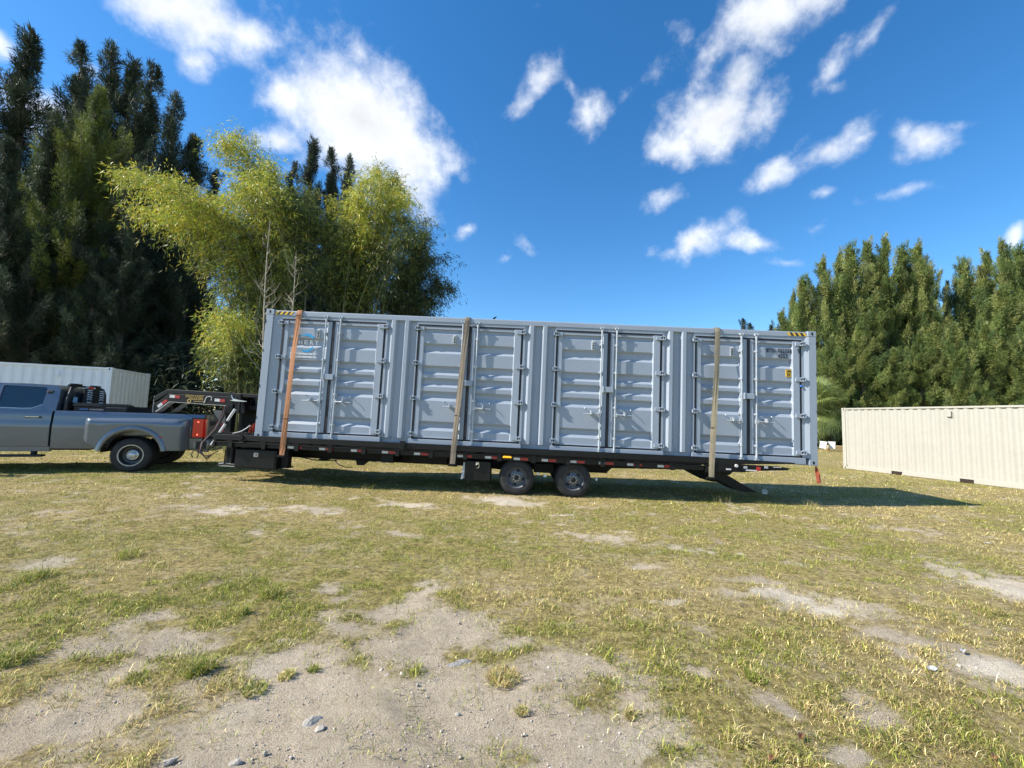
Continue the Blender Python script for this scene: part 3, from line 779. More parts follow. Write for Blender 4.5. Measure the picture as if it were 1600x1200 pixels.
def make_door(side):
    """side -1: the left door of a pair, +1: the right one; origin at the middle of the pair, z 0 at the container's foot"""
    s = side
    if s < 0: st0, p0, p1, st1 = (-1.138, -1.040, -.128, -.032)
    else: st0, p0, p1, st1 = (.032, .110, .995, 1.138)
    b = MB()
    yl, yr = (.056, .030) if s < 0 else (.032, .040)
    # sheet with ends that slope up to the stiles
    ends = [(p0, yl + .004, 1), (p0 + (.02 if s < 0 else .055), None, 0), (p1 - (.055 if s < 0 else .02), None, 0), (p1, yr + .004, 1)]
    rows = []
    for (x, fx, full) in ends:
        rows.append([(x, (fx if full else y), z) for z, y in zprof])
    b.grid(rows)
    d = b.build('left_door' if s < 0 else 'right_door', grey, cont)
    st = MB(); st.box(st0, p0, yl, .13, .18, 2.665); st.build('door_stile', grey, d, bevel=.005)
    st = MB(); st.box(p1, st1, yr, .13, .18, 2.665); st.build('door_stile', grey, d, bevel=.005)
    for z0, z1 in ((2.64, 2.665), (.18, .20)): r = MB(); r.box(p0, p1, .050, .13, z0, z1); r.build('door_rail', grey, d, bevel=.004)
    # hinges: leaf on the door, strap over the seal to the frame, pin
    for z in (2.605, 1.825, 1.04, .255):
        h = MB(); e = st0 if s < 0 else st1; q = -1 if s < 0 else 1
        y0 = (yl if s < 0 else yr)
        h.box(*sorted((e - q * .10, e + q * .012)), y0 - .030, y0 + .002, z - .04, z + .04)
        h.hexa([(e + q * .0, -.018, z - .045), (e + q * .105, -.018, z - .045), (e + q * .105, .09, z - .045), (e + q * .0, .03, z - .045), (e + q * .0, -.018, z - .025), (e + q * .105, -.018, z - .025), (e + q * .105, .09, z - .025), (e + q * .0, .03, z - .025)])
        h.hexa([(e + q * .0, -.018, z + .025), (e + q * .105, -.018, z + .025), (e + q * .105, .09, z + .025), (e + q * .0, .03, z + .025), (e + q * .0, -.018, z + .045), (e + q * .105, -.018, z + .045), (e + q * .105, .09, z + .045), (e + q * .0, .03, z + .045)])
        h.box(*sorted((e + q * .085, e + q * .105)), -.018, .09, z - .045, z + .045)
        h.tube([(e + q * .055, .01, z - .06), (e + q * .055, .01, z + .06)], .018, 8)
        h.build('hinge', grey, d, bevel=.003)
    # locking bar with guides, cams and handle; the bar stands flush with the corner posts
    bx = -.165 if s < 0 else .165; yb = .004
    lb = MB(); lb.tube([(bx, yb, .06), (bx, yb, 2.775)], .0175, 10)
    bar = lb.build('locking_bar', zinc, d, smooth=True)
    for z in (2.40, 1.79, 1.03, .36):
        g = MB(); g.box(bx - .042, bx + .042, yb + .012, .07, z - .022, z + .022); g.tube([(bx, yb, z - .022), (bx, yb, z + .022)], .026, 10); g.build('bar_guide', zinc, d, bevel=.003)
    for z in (2.775, .06):
        g = MB(); g.box(bx - .042, bx + .042, yb + .012, .05, z - .026, z + .02); g.box(bx - .038, bx - .022, yb - .028, yb + .014, z - .03, z + .016); g.box(bx + .022, bx + .038, yb - .028, yb + .014, z - .03, z + .016); g.build('bar_keeper', zinc, d, bevel=.003)
    g = MB(); g.tube([(bx, yb, 2.62), (bx, yb, 2.74)], [.018, .026], 10); g.build('bar_cam', zinc, d, smooth=True)
    g = MB(); g.tube([(bx, yb, .10), (bx, yb, .28)], [.027, .019], 10); g.build('bar_cam', zinc, d, smooth=True)
    q = -1 if s < 0 else 1
    h = MB(); zc = .875
    h.box(*sorted((bx - q * .02, bx + q * .045)), yb - .028, .05, zc - .045, zc + .045)
    h.tube([(bx + q * .02, yb - .02, zc), (bx + q * .12, yb - .03, zc), (bx + q * .21, yb - .05, zc), (bx + q * .38, yb - .05, zc - .01)], [.018, .014, .012, .010], 8)
    h.lathe([(.0, yb - .09), (.016, yb - .088), (.02, yb - .075), (.017, yb - .05), (.017, .03), (.028, .05), (.028, .075)], (bx + q * .20, 0, zc), 'y', 12)
    h.box(*sorted((bx + q * .185, bx + q * .215)), yb - .07, .06, zc - .02, zc + .07)
    h.build('door_handle', zinc, d, bevel=.002)
    h = MB(); e = bx + q * .34
    h.tube([(e, Y_FACE, zc + .12), (e, .02, zc + .125), (e, .0, zc + .10)], .009, 6); h.build('handle_catch', zinc, d)
    if s < 0:
        v = MB(); v.box(-.385, -.315, .045, Y_FACE + .02, 2.29, 2.49); v.box(-.378, -.322, .032, .045, 2.455, 2.485)
        vo = v.build('air_vent', mat('pale_grey_plastic', (.52, .55, .57), .5), d, bevel=.004)
        w = MB()
        for k in range(4): w.box(-.372, -.328, .041, .0445, 2.31 + k * .034, 2.328 + k * .034)
        w.build('vent_slot', hole_m, vo)
        k = MB(); k.box(-.115, .105, -.035, .06, 1.355, 1.475); k.box(-.125, -.098, -.045, .04, 1.345, 1.485); k.build('lock_box', grey, d, bevel=.006)
    return d


dl, dr = make_door(-1), make_door(1)
for i, g in enumerate(DOORS):
    for k, d in enumerate((dl, dr)):
        o = d if i == 0 else dup(d, cont)
        o.location = (g, 0, 0); o.scale = ((1.0, .998, .985, .97)[i], 1, 1)
    w = HW * (1.0, .998, .985, .97)[i]
    b = MB(); b.box(g - w, g + w, .075, .14, .15, .180); b.box(g - w, g + w, .045, .14, 2.665, 2.70); b.box(g - w, g - w + .05, .075, .14, .180, 2.665); b.box(g + w - .05, g + w, .075, .14, .180, 2.665); b.box(g - .0315, g + .0315, .022, .14, .180, 2.665)
    b.box(g - w, g - w + .045, .05, .075, .16, 2.69); b.box(g + w - .045, g + w, .05, .075, .16, 2.69)
    b.build('door_seal', seal, cont)
    b = MB(); b.box(g - w - .05, g + w + .05, .012, .10, .018, .148); b.build('door_sill', grey, cont, bevel=.006)
    b = MB(); b.box(g - w - .02, g + w + .02, .040, .09, 2.70, 2.765); b.build('door_header', grey, cont, bevel=.003)
edges = [(DOORS[0] + HW, DOORS[1] - HW * .998), (DOORS[1] + HW * .998, DOORS[2] - HW * .985), (DOORS[2] + HW * .985, DOORS[3] - HW * .97)]
for a, c in edges:                                               # pressed pillars between the pairs of doors
    t = (c - a) / .70
    prof = [(0, .045), (.045, .045), (.055, .062), (.10, .062), (.145, .006), (.215, .006), (.265, .088), (.385, .088), (.43, .006), (.50, .006), (.55, .088), (.66, .088), (.675, .045), (.70, .045)]
    b = MB(); b.grid([[(a + x * t, y, z) for z in (.15, 2.768)] for x, y in prof]); b.build('pillar_panel', grey, cont)
b = MB(); b.grid([[(x, y, z) for z in (.15, 2.768)] for x, y in ((.17, .03), (.30, .05), (DOORS[0] - HW, .05))]); b.build('pillar_panel', grey, cont)
b = MB(); b.grid([[(x, y, z) for z in (.15, 2.768)] for x, y in ((DOORS[3] + HW * .97, .05), (CL - .24, .05), (CL - .17, .012))]); b.build('pillar_panel', grey, cont)
# striped warning strips at the two ends of the top rail
for x0, s in ((.185, 1), (CL - .185, -1)):
    for k in range(7):
        b = MB(); a = x0 + s * k * .055
        p = [(a, 2.785), (a + s * .055, 2.785), (a + s * .10, 2.858), (a + s * .045, 2.858)]
        b.prism(p, .0235, .0275); b.build('hazard_stripe', yel if k % 2 == 0 else black_v, cont)
# writing
def on(parent, body, m, size, x, z, y, width, **kw): return text(body, 'lettering', m, size, parent, (x, y, z), width, **kw)
def run_text(parent, body, m, size, x0, x1, z, y_of, **kw):
    """letters set one by one so that each sits on the sheet behind it"""
    n = len(body); st = (x1 - x0) / n
    for i, ch in enumerate(body):
        if ch != ' ': on(parent, ch, m, size, x0 + (i + .5) * st, z, y_of(x0 + (i + .5) * st), st * (.30 if ch in 'I1' else .72), **kw)
run_text(cont, 'NYIU 002258', black_v, .135, 11.155, 11.70, 2.445, lambda x: Y_FACE - .012, weight=.003)
on(cont, '9', black_v, .135, 11.835, 2.445, .034, .05, weight=.003)
run_text(cont, '45G3', black_v, .135, 11.40, 11.62, 2.33, lambda x: Y_FACE - .006, weight=.003)
b = MB(); b.box(11.575, 11.692, Y_FACE - .007, Y_FACE + .002, 1.875, 2.045); stk = b.build('height_sticker', yel, cont, bevel=.003)
on(stk, '2.9M', black_v, .055, 11.633, 1.998, Y_FACE - .009, .088, weight=.002); on(stk, "9'6\"", black_v, .06, 11.633, 1.918, Y_FACE - .009, .075, weight=.002)
fr = MB()
for (x0, x1, z0, z1) in ((11.58, 11.687, 1.957, 1.962), (11.58, 11.687, 2.036, 2.041), (11.58, 11.687, 1.879, 1.884)): fr.box(x0, x1, Y_FACE - .0095, Y_FACE - .0072, z0, z1)
fr.build('sticker_rule', black_v, stk)
run_text(cont, 'CHERY', white_v, .13, .60, 1.22, 2.185, lambda x: Y_REC - .012, weight=.005)
def crescent(x0, x1, zb, za, thick, name):
    up = 1 if za > zb else -1; top, bot = [], []
    for k in range(13):
        t = k / 12; x = x0 + (x1 - x0) * t; arc = math.sin(math.pi * t)
        top.append((x, zb + (za - zb) * arc)); bot.append((x, zb + (za - zb) * arc - up * thick * (.25 + .75 * t) * (arc ** .35 if 0 < t < 1 else 0)))
    b = MB(); n = len(top)
    for y in (Y_FACE - .010, Y_FACE - .004): b.v += [(x, y, z) for x, z in top] + [(x, y, z) for x, z in bot]
    for k in range(n - 1): b.f.append((k, k + 1, n + k + 1, n + k))
    b.build(name, cyan, cont, recalc=False)
crescent(.77, 1.13, 2.288, 2.385, .085, 'logo_crescent'); crescent(.77, 1.13, 2.06, 1.95, .085, 'logo_crescent')
for z in (1.915, 1.845): on(cont, 'WWW.CHERYINDUSTRIAL.COM', white_v, .055, .905, z, Y_FACE - .006, .62, weight=.002)
# a small blue tag tied to a hinge near the right end
b = MB(); b.lathe([(0, -.03), (.018, -.028), (.02, -.01), (.012, .01), (0, .012)], (11.875, .03, 1.70), 'z', 10); b.build('blue_seal_tag', mat('blue_plastic', (.02, .14, .6), .4), cont, smooth=True)

# ================================================================== TRAILER
blk = mat('black_trailer_paint', (.006, .006, .007), .42, var=.25, scale=5, spec=.35, dirt=((.022, .020, .018), .3, 6), bump=.06, bscale=25)
blk2 = mat('black_steel', (.005, .005, .006), .6, var=.3, scale=8, spec=.3, dirt=((.02, .018, .016), .35, 8))
rub = mat('tyre_rubber', (.020, .020, .021), .78, var=.25, scale=10, bump=.2, bscale=60, dirt=((.10, .092, .082), .45, 7))
rimm = mat('grey_steel_rim', (.15, .16, .18), .45, metal=.5, var=.2, scale=10)
red_r = mat('red_reflector', (.42, .03, .03), .35, var=.12); wht_r = mat('white_reflector', (.60, .60, .60), .4, var=.12)
amber = mat('amber_lens', (.85, .42, .01), .25, var=.05, emit=((1.0, .5, .02), .25))
chrome = mat('worn_chrome', (.6, .6, .6), .3, metal=.9, var=.2, scale=20)
trl = thing('flatbed_trailer', 'black gooseneck flatbed trailer carrying the grey container', 'trailer', RIG_O, RIG_R)
Z_G = -.944                                                      # ground below the rig at the wheels
b = MB(); b.box(-.82, 10.0, .02, 2.42, -.10, -.004); b.build('deck', blk2, trl)
# front rub rail: smooth band, lip and side channel, with its tail swept up to a point at the rear
b = MB()
b.prism([(-.82, .045), (9.6, .075), (10.6, .06), (11.66, .045), (11.66, .02), (10.3, -.055), (9.6, -.055), (-.82, -.075)], -.085, -.03)
b.build('rub_rail', blk, trl, bevel=.008)
b = MB(); b.box(-.82, 9.98, -.10, -.03, -.125, -.105); b.build('rail_lip', blk, trl, bevel=.004)
b = MB(); b.box(-.82, 10.3, -.05, .02, -.21, -.126); b.build('side_channel', blk, trl, bevel=.004)
b = MB(); b.prism([(9.9, -.215), (10.55, -.205), (10.95, -.155), (11.5, -.115), (11.56, -.075), (11.3, -.045), (9.9, -.045)], -.094, -.04); b.tube([(10.2, -.06, -.15), (11.35, -.06, -.10)], .018, 8); b.build('tail_rail', blk2, trl)
b = MB(); b.box(-.82, 10.0, 2.42, 2.50, -.2, .03); b.build('rub_rail', blk, trl, bevel=.006)
b = MB(); b.box(-.86, -.80, -.08, 2.5, -.22, .02); b.build('front_beam', blk, trl, bevel=.006)
for k in range(15):                                              # stake pockets between lip and channel
    x = -.45 + k * .735
    q = MB(); q.box(x - .045, x + .045, -.098, -.051, -.235, -.13); q.box(x - .055, x + .055, -.104, -.03, -.103, -.085); q.build('stake_pocket', blk, trl, bevel=.004)
for k in range(14):                                              # conspicuity tape in red and white pairs
    x = (.80, 1.50, 2.20, 2.88, 3.58, 4.02, 4.52, 5.12, 5.74, 6.34, 6.95, 7.56, 8.16, 8.80)[k]
    if k == 5: continue
    q = MB(); q.box(x, x + .135, -.0535, -.0495, -.190, -.140); q.build('white_tape', wht_r, trl)
    q = MB(); q.box(x + .15, x + .31, -.0535, -.0495, -.190, -.140); q.build('red_tape', red_r, trl)
q = MB(); q.hexa([(5.50, -.11, -.155), (5.70, -.11, -.155), (5.70, -.05, -.155), (5.50, -.05, -.155), (5.515, -.10, -.105), (5.685, -.10, -.105), (5.685, -.05, -.105), (5.515, -.05, -.105)]); q.build('marker_light', amber, trl, bevel=.012)
# chassis
for y in (.72, 1.58):
    b = MB()
    b.prism([(-.8, -.10), (10.0, -.10), (10.0, -.28), (8.0, -.34), (7.9, -.44), (2.35, -.45), (2.22, -.57), (2.05, -.57), (2.02, -.45), (-.8, -.45)], y, y + .012)
    for z in (-.10, -.45): b.box(-.8, 7.9, y - .06, y + .072, z - .006, z + .006)
    b.build('main_beam', blk2, trl)
for k in range(22):
    x = -.6 + k * .49; b = MB(); b.box(x, x + .06, .0, 2.42, -.21, -.10); b.build('cross_member', blk2, trl)
b = MB(); b.box(2.85, 3.1, .05, .7, -.40, -.21); b.box(6.2, 6.65, .5, 1.9, -.5, -.3); b.tube([(4.0, .9, -.4), (5.8, .9, -.52)], .03); b.box(3.35, 4.2, .55, .72, -.42, -.22); b.build('suspension_frame', blk2, trl)
b = MB(); b.tube([(.9, .35, -.41), (1.2, .3, -.45), (1.45, .3, -.455), (1.75, .32, -.44)], .012, 6); b.build('brake_hose', seal, trl)
b = MB(); b.tube([(1.72, .25, -.43), (1.85, .22, -.52), (1.98, .22, -.565), (2.12, .3, -.57)], .010, 6); b.build('wiring_loop', seal, trl)
# tool boxes below the deck
tb = MB(); tb.box(-.38, .55, .0, .50, -.675, -.265); tbo = tb.build('tool_box', blk, trl, bevel=.012)
q = MB(); q.box(-.35, .52, -.012, -.001, -.645, -.30); q.build('box_lid', blk, tbo, bevel=.006)
q = MB(); q.box(.045, .145, -.02, -.013, -.415, -.325); bdg = q.build('box_latch', mat('worn_aluminium', (.5, .5, .47), .4, metal=.5, var=.3, scale=30), tbo, bevel=.006)
text('R', 'latch_letter', mat('rust_print', (.25, .09, .03), .6), .075, bdg, (.105, -.0215, -.37), .04, weight=.002)
tb = MB(); tb.box(4.69, 5.25, -.02, .42, -.675, -.265); tb2 = tb.build('tool_box', blk, trl, bevel=.012)
q = MB(); q.prism([(4.66, -.30), (4.70, -.30), (4.70, -.62), (4.645, -.66), (4.615, -.66)], .0, .02); q.build('box_bracket', zinc, tb2)
q = MB(); q.tube([(4.97 + .035 * math.cos(a), -.05, -.36 + .045 * math.sin(a)) for a in np.linspace(-2.2, 2.9, 10)], .008, 6); q.box(4.93, 5.0, -.055, -.021, -.33, -.28); q.build('box_latch', chrome, tb2)
# landing gear
for y in (.12, 1.95):
    b = MB(); b.box(.58, .74, y, y + .16, -.62, -.11); b.box(.545, .78, y - .03, y + .19, -.64, -.615); b.build('landing_leg', blk2, trl, bevel=.006)
st = MB(); st.box(-.70, -.36, .0, .14, -.655, -.64); st.tube([(-.70, .0, -.655), (-.72, .0, -.60), (-.60, .02, -.585), (-.38, .02, -.60)], .014, 6); st.build('foot_step', chrome, trl, bevel=.004)
b = MB(); b.box(-.62, -.40, .05, .22, -.585, -.22); b.tube([(-.46, .02, -.24), (-.46, .02, -.58)], .03); b.tube([(-.60, .0, -.30), (-.60, .0, -.60)], .014); b.build('jack_leg', blk2, trl, bevel=.008)
# wheels
def trailer_wheel():
    w = bpy.data.objects.new('wheel', None); C.objects.link(w); w.parent = trl
    R = .375
    t = MB(); t.lathe([(.215, .02), (.225, -.005), (.27, -.012), (.31, -.010), (.345, -.002), (.362, .012), (R, .03), (R, .205), (.362, .225), (.30, .24), (.22, .235), (.215, .02)], n=44); t.build('tyre', rub, w, smooth=True)
    tr = MB()
    for k in range(44):
        a = 2 * math.pi * k / 44; c, s = math.cos(a), math.sin(a)
        for (y0, y1, da) in ((.014, .062, 0), (.07, .12, .07), (.128, .205, 0)):
            a2 = a + da; c, s = math.cos(a2), math.sin(a2); tx, tz = -s * .017, c * .017
            P = [(R * c - tx, y0, R * s - tz), (R * c + tx, y0, R * s + tz), (R * c + tx, y1, R * s + tz), (R * c - tx, y1, R * s - tz)]
            tr.hexa([(p[0] * .985, p[1], p[2] * .985) for p in P] + [(p[0] * 1.016, p[1], p[2] * 1.016) for p in P])
    tr.build('tread', rub, w)
    r = MB(); r.lathe([(.222, .01), (.228, .0), (.222, -.006), (.205, .012), (.198, .05), (.178, .085), (.165, .088), (.145, .07), (.095, .060), (.088, .035), (.0, .033)], n=40); ro = r.build('rim', rimm, w, smooth=True)
    h = MB()
    for k in range(4):
        a = math.pi / 4 + k * math.pi / 2; c, s = math.cos(a), math.sin(a)
        P = []
        for j in range(12):
            q = 2 * math.pi * j / 12; u, v = .019 * math.cos(q), .036 * math.sin(q); P.append(((.145 + u) * c - v * s, (.145 + u) * s + v * c))
        h.prism(P, .055, .075)
    h.build('rim_slot', hole_m, ro)
    h = MB()
    for k in range(8):
        a = 2 * math.pi * k / 8; h.lathe([(0, .012), (.012, .013), (.013, .045)], (.07 * math.cos(a), 0, .07 * math.sin(a)), 'y', 6)
    h.build('wheel_nut', chrome, ro)
    h = MB(); h.lathe([(0, -.05), (.035, -.05), (.045, -.04), (.048, .04)], n=18); h.build('hub', blk2, w, smooth=True)
    return w
w0 = trailer_wheel(); first = True
for x in (5.815, 7.04):
    for y, flip in ((.03, 1), (.33, 1), (2.40, -1), (2.10, -1)):
        w = w0 if first else dup(w0, trl); first = False
        w.location = (x, y, -.575 + (.0 if x < 6 else .012)); w.rotation_euler = (0, random.uniform(0, 3), 0 if flip > 0 else math.pi)
    b = MB(); b.tube([(x, .1, -.57), (x, 2.3, -.57)], .055, 10); b.build('axle', blk2, trl, smooth=True)
    b = MB(); b.bar((x - .42, .62, -.42), (x + .42, .62, -.42), .08, .05); b.bar((x, .62, -.42), (x, .62, -.55), .1, .1); b.build('leaf_spring', blk2, trl)
b = MB(); b.box(6.40, 6.46, .03, .05, -.53, -.47); b.box(7.52, 7.56, .05, .07, -.55, -.50); b.box(6.26, 6.30, .05, .07, -.5, -.44); b.build('reflector_tag', wht_r, trl)
# folding ramp at the rear
for y in (.22, 1.75):
    r = MB(); r.prism([(9.86, -.20), (10.08, -.20), (10.46, -.34), (10.86, -.56), (11.04, -.64), (11.02, -.655), (10.78, -.655), (10.62, -.63), (10.05, -.36)], y, y + .50)
    ro = r.build('ramp', blk2, trl, bevel=.006)
    for k in range(6):
        a = k / 6; q = MB(); q.bar((10.2 + a * .75, y + .02, -.255 - a * .36), (10.2 + a * .75, y + .48, -.255 - a * .36), .04, .03); q.build('ramp_cleat', blk2, ro)
b = MB(); b.prism([(9.92, -.20), (10.50, -.20), (10.40, -.29), (10.30, -.33), (10.1, -.36)], .12, .15); b.lathe([(0, -.01), (.05, -.008), (.06, .04)], (9.84, .0, -.25), 'y', 14); b.build('ramp_hinge', blk2, trl)
for (x, z, m, w, h) in ((10.27, -.155, wht_r, .05, .03), (10.62, -.10, zinc, .035, .05), (11.05, -.075, zinc, .035, .05), (10.74, -.155, wht_r, .11, .025), (10.89, -.115, red_r, .04, .08), (11.28, -.065, wht_r, .08, .012)):
    q = MB(); q.box(x - w, x + w, -.112, -.095, z - h / 2, z + h / 2); q.build('tail_reflector', m, trl, bevel=.003)
b = MB(); b.lathe([(0, -.13), (.03, -.128), (.034, -.11), (.034, -.09)], (10.43, 0, -.075), 'y', 12); b.build('tail_lamp', wht_r, trl, smooth=True)
q = MB(); q.box(3.27, 3.40, -.12, -.086, -.07, .10); q.box(3.31, 3.36, -.13, -.118, -.1, .03); q.build('ratchet_bracket', blk, trl, bevel=.008)
# gooseneck
YN0, YN1 = 1.0, 1.62
for y in (YN0, YN1 - .16):
    b = MB(); b.prism([(-3.22, .63), (-2.90, .90), (-1.12, .90), (-1.12, .68), (-2.86, .705), (-3.18, .45)], y, y + .16); b.build('neck_beam', blk, trl, bevel=.006)
    b = MB(); b.prism([(-3.17, .448), (-2.86, .704), (-1.40, .676), (-1.40, .668), (-2.85, .695), (-3.15, .438)], y - .012, y + .17); b.build('neck_flange', mat('sunlit_edge', (.55, .55, .55), .4, metal=.2, var=.4, scale=14), trl)  # pale colour paints the sun caught by the flange edge
b = MB(); b.prism([(-3.30, .80), (-2.97, 1.012), (-.60, .985), (-.60, .90), (-2.93, .915), (-3.28, .68)], YN0 + .03, YN1 - .03); b.build('neck_top', blk, trl, bevel=.008)
b = MB(); b.box(-3.36, -3.18, YN0 + .22, YN1 - .22, .20, .87); b.tube([(-3.27, 1.31, -.02), (-3.27, 1.31, .3)], .06, 12); b.box(-3.38, -3.14, YN0 + .14, YN1 - .14, .38, .47); b.build('coupler', blk2, trl, bevel=.01)
b = MB()
for k in range(11):
    z = .80 - k * .036; b.tube([(-3.335 + .012 * math.cos(a) * (1 if k % 2 else .3), YN0 + .10 + .012 * math.cos(a) * (.3 if k % 2 else 1), z + .024 * math.sin(a)) for a in np.linspace(0, 6.28, 8)], .005, 4)
b.build('safety_chain', chrome, trl)
for y in (YN0 + .0, YN1 - .12):
    b = MB(); b.box(-1.40, -1.24, y - .02, y + .14, -.12, .90); b.build('neck_upright', blk, trl, bevel=.006)
    b = MB(); b.bar((-1.15, y + .06, .96), (-1.0, y + .06, .5), .10, .07, (0, 1, 0)); b.box(-1.19, -1.08, y, y + .1, .5, .98); b.build('neck_brace', blk, trl, bevel=.006)
b = MB(); b.prism([(-1.72, .56), (-1.38, .54), (-1.36, .20), (-1.52, .30)], YN0 - .05, YN0 - .03); b.build('gusset', mat('grey_gusset', (.075, .08, .085), .5, var=.2), trl)
b = MB(); b.box(-1.30, .2, .72, .84, -.12, .05); b.box(-1.30, .2, 1.6, 1.72, -.12, .05); b.prism([(-1.24, .0), (-1.24, .66), (-1.05, .66), (-.35, .45), (-.35, .0)], 1.35, 1.39); b.box(-1.15, -.15, 1.2, 1.5, .60, .70); b.build('neck_frame', blk2, trl)
b = MB(); b.tube([(-1.02, .6, .92), (-.95, .55, .84), (-.75, .55, .80)], .012, 6); b.prism([(-.98, .80), (-.88, .83), (-.62, .80), (-.62, .785), (-.86, .785)], .5, .56); b.build('grab_rail', chrome, trl)
for (x, z, dz) in ((-2.82, .80, 0), (-1.92, .80, 0)):
    pass
for (xa, za, xb, zb) in ((-2.86, .84, -2.60, .83), (-1.74 + .02, .80, -1.46, .79)):
    xm, zm = (xa + xb) / 2, (za + zb) / 2
    q = MB(); q.bar((xa, YN0 - .004, za), (xm, YN0 - .004, zm), .006, .07, (0, 0, 1)); q.build('white_tape', wht_r, trl)
    q = MB(); q.bar((xm, YN0 - .004, zm), (xb, YN0 - .004, zb), .006, .07, (0, 0, 1)); q.build('red_tape', red_r, trl)
q = MB(); q.bar((-3.13, YN0 - .004, .565), (-3.03, YN0 - .004, .65), .006, .07); q.build('white_tape', wht_r, trl)
q = MB(); q.bar((-3.03, YN0 - .004, .65), (-2.92, YN0 - .004, .74), .006, .07); q.build('red_tape', red_r, trl)
gold = mat('gold_print', (.50, .36, .11), .5, var=.1)
text('SOUTH COAST', 'lettering', gold, .085, trl, (-2.23, YN0 - .004, .865), .46, weight=.001)
text('TRAILERS', 'lettering', gold, .075, trl, (-2.19, YN0 - .004, .80), .36, weight=.001)
q = MB()
for k in range(9): q.box(-2.24 + k * .035, -2.215 + k * .035, YN0 - .004, YN0 - .001, .735, .75)
q.lathe([(.03, -.004), (.052, -.004), (.052, -.001), (.03, -.001), (.03, -.004)], (-2.36, YN0, .745), 'y', 14); q.build('sign_emblem', gold, trl)
q = MB(); q.tube([(-1.98, YN0 - .004, .71), (-1.93, YN0 - .004, .86), (-1.85, YN0 - .004, .88), (-1.80, YN0 - .004, .86), (-1.80, YN0 - .004, .78)], .010, 6); q.build('sign_hook', wht_r, trl)
# striped pole leaning on the front corner
for (a, c, m, r) in ((0, .06, blk, .016), (.06, .36, wht_r, .027), (.36, .44, blk, .018), (.44, .66, wht_r, .027), (.66, .72, blk, .016), (.72, .98, wht_r, .027), (.98, 1.1, blk, .016)):
    A, B_ = Vector((-.44, -.02, .66)), Vector((-.90, -.06, -.22)); q = MB(); q.tube([A.lerp(B_, a), A.lerp(B_, c)], r, 8); q.build('striped_pole', m, trl, smooth=True)
# cables between truck and trailer
for k, (m, dx) in enumerate(((mat('red_hose', (.07, .016, .014), .8, spec=.1), .0), (seal, .03), (mat('blue_hose', (.012, .016, .03), .8, spec=.1), .05), (mat('brown_hose', (.04, .028, .024), .8, spec=.1), .075))):
    b = MB(); b.tube([(-1.40 + dx, .9, .66), (-1.40 + dx, .86, .45), (-1.44 + dx, .7, .1), (-1.40 + dx * .5, .3, -.2), (-1.36 + dx, .2, -.40), (-1.22 + dx, .2, -.48 - dx), (-1.05, .2, -.44), (-.85, .1, -.34)], .011, 6); b.build('cable', m, trl, smooth=True)
b = MB(); b.tube([(-1.75 + .08 * math.sin(a), .6, -.50 + .09 * math.cos(a)) for a in np.linspace(-2.6, 2.6, 12)], .012, 6); b.box(-1.68, -1.45, .57, .63, -.43, -.40); b.build('hitch_loop', seal, trl)
# winch drum on the front of the deck
b = MB(); b.lathe([(.0, -.10), (.055, -.10), (.06, -.06), (.11, -.06), (.11, -.04), (.075, -.03), (.075, .03), (.11, .04), (.11, .06), (0, .06)], (-.22, -.02, .0), 'y', 24); b.build('strap_winch', blk2, trl, smooth=True)

# things lying on the trailer
oc = thing('ratchet_binder', 'bundle of orange straps and chain lying on the front of the trailer deck', 'strap', RIG_O, RIG_R)
om = mat('orange_webbing', (.45, .06, .02), .7, var=.2, scale=20)
for k in range(5):
    b = MB(); x = -.18 + k * .055; b.tube([(x, .10 + .03 * k, .10), (x + .03, .08, .22 + .05 * (k % 3)), (x + .07, .12, .30 + .03 * (k % 2)), (x + .05, .16, .14)], .020, 6); b.build('orange_strap', om, oc, smooth=True)
b = MB(); b.tube([(-.55, .1, .06), (-.45, .05, .08), (-.33, .06, .12), (-.25, .1, .19), (-.18, .12, .26)], .014, 6); b.build('binder_rod', chrome, oc, smooth=True)

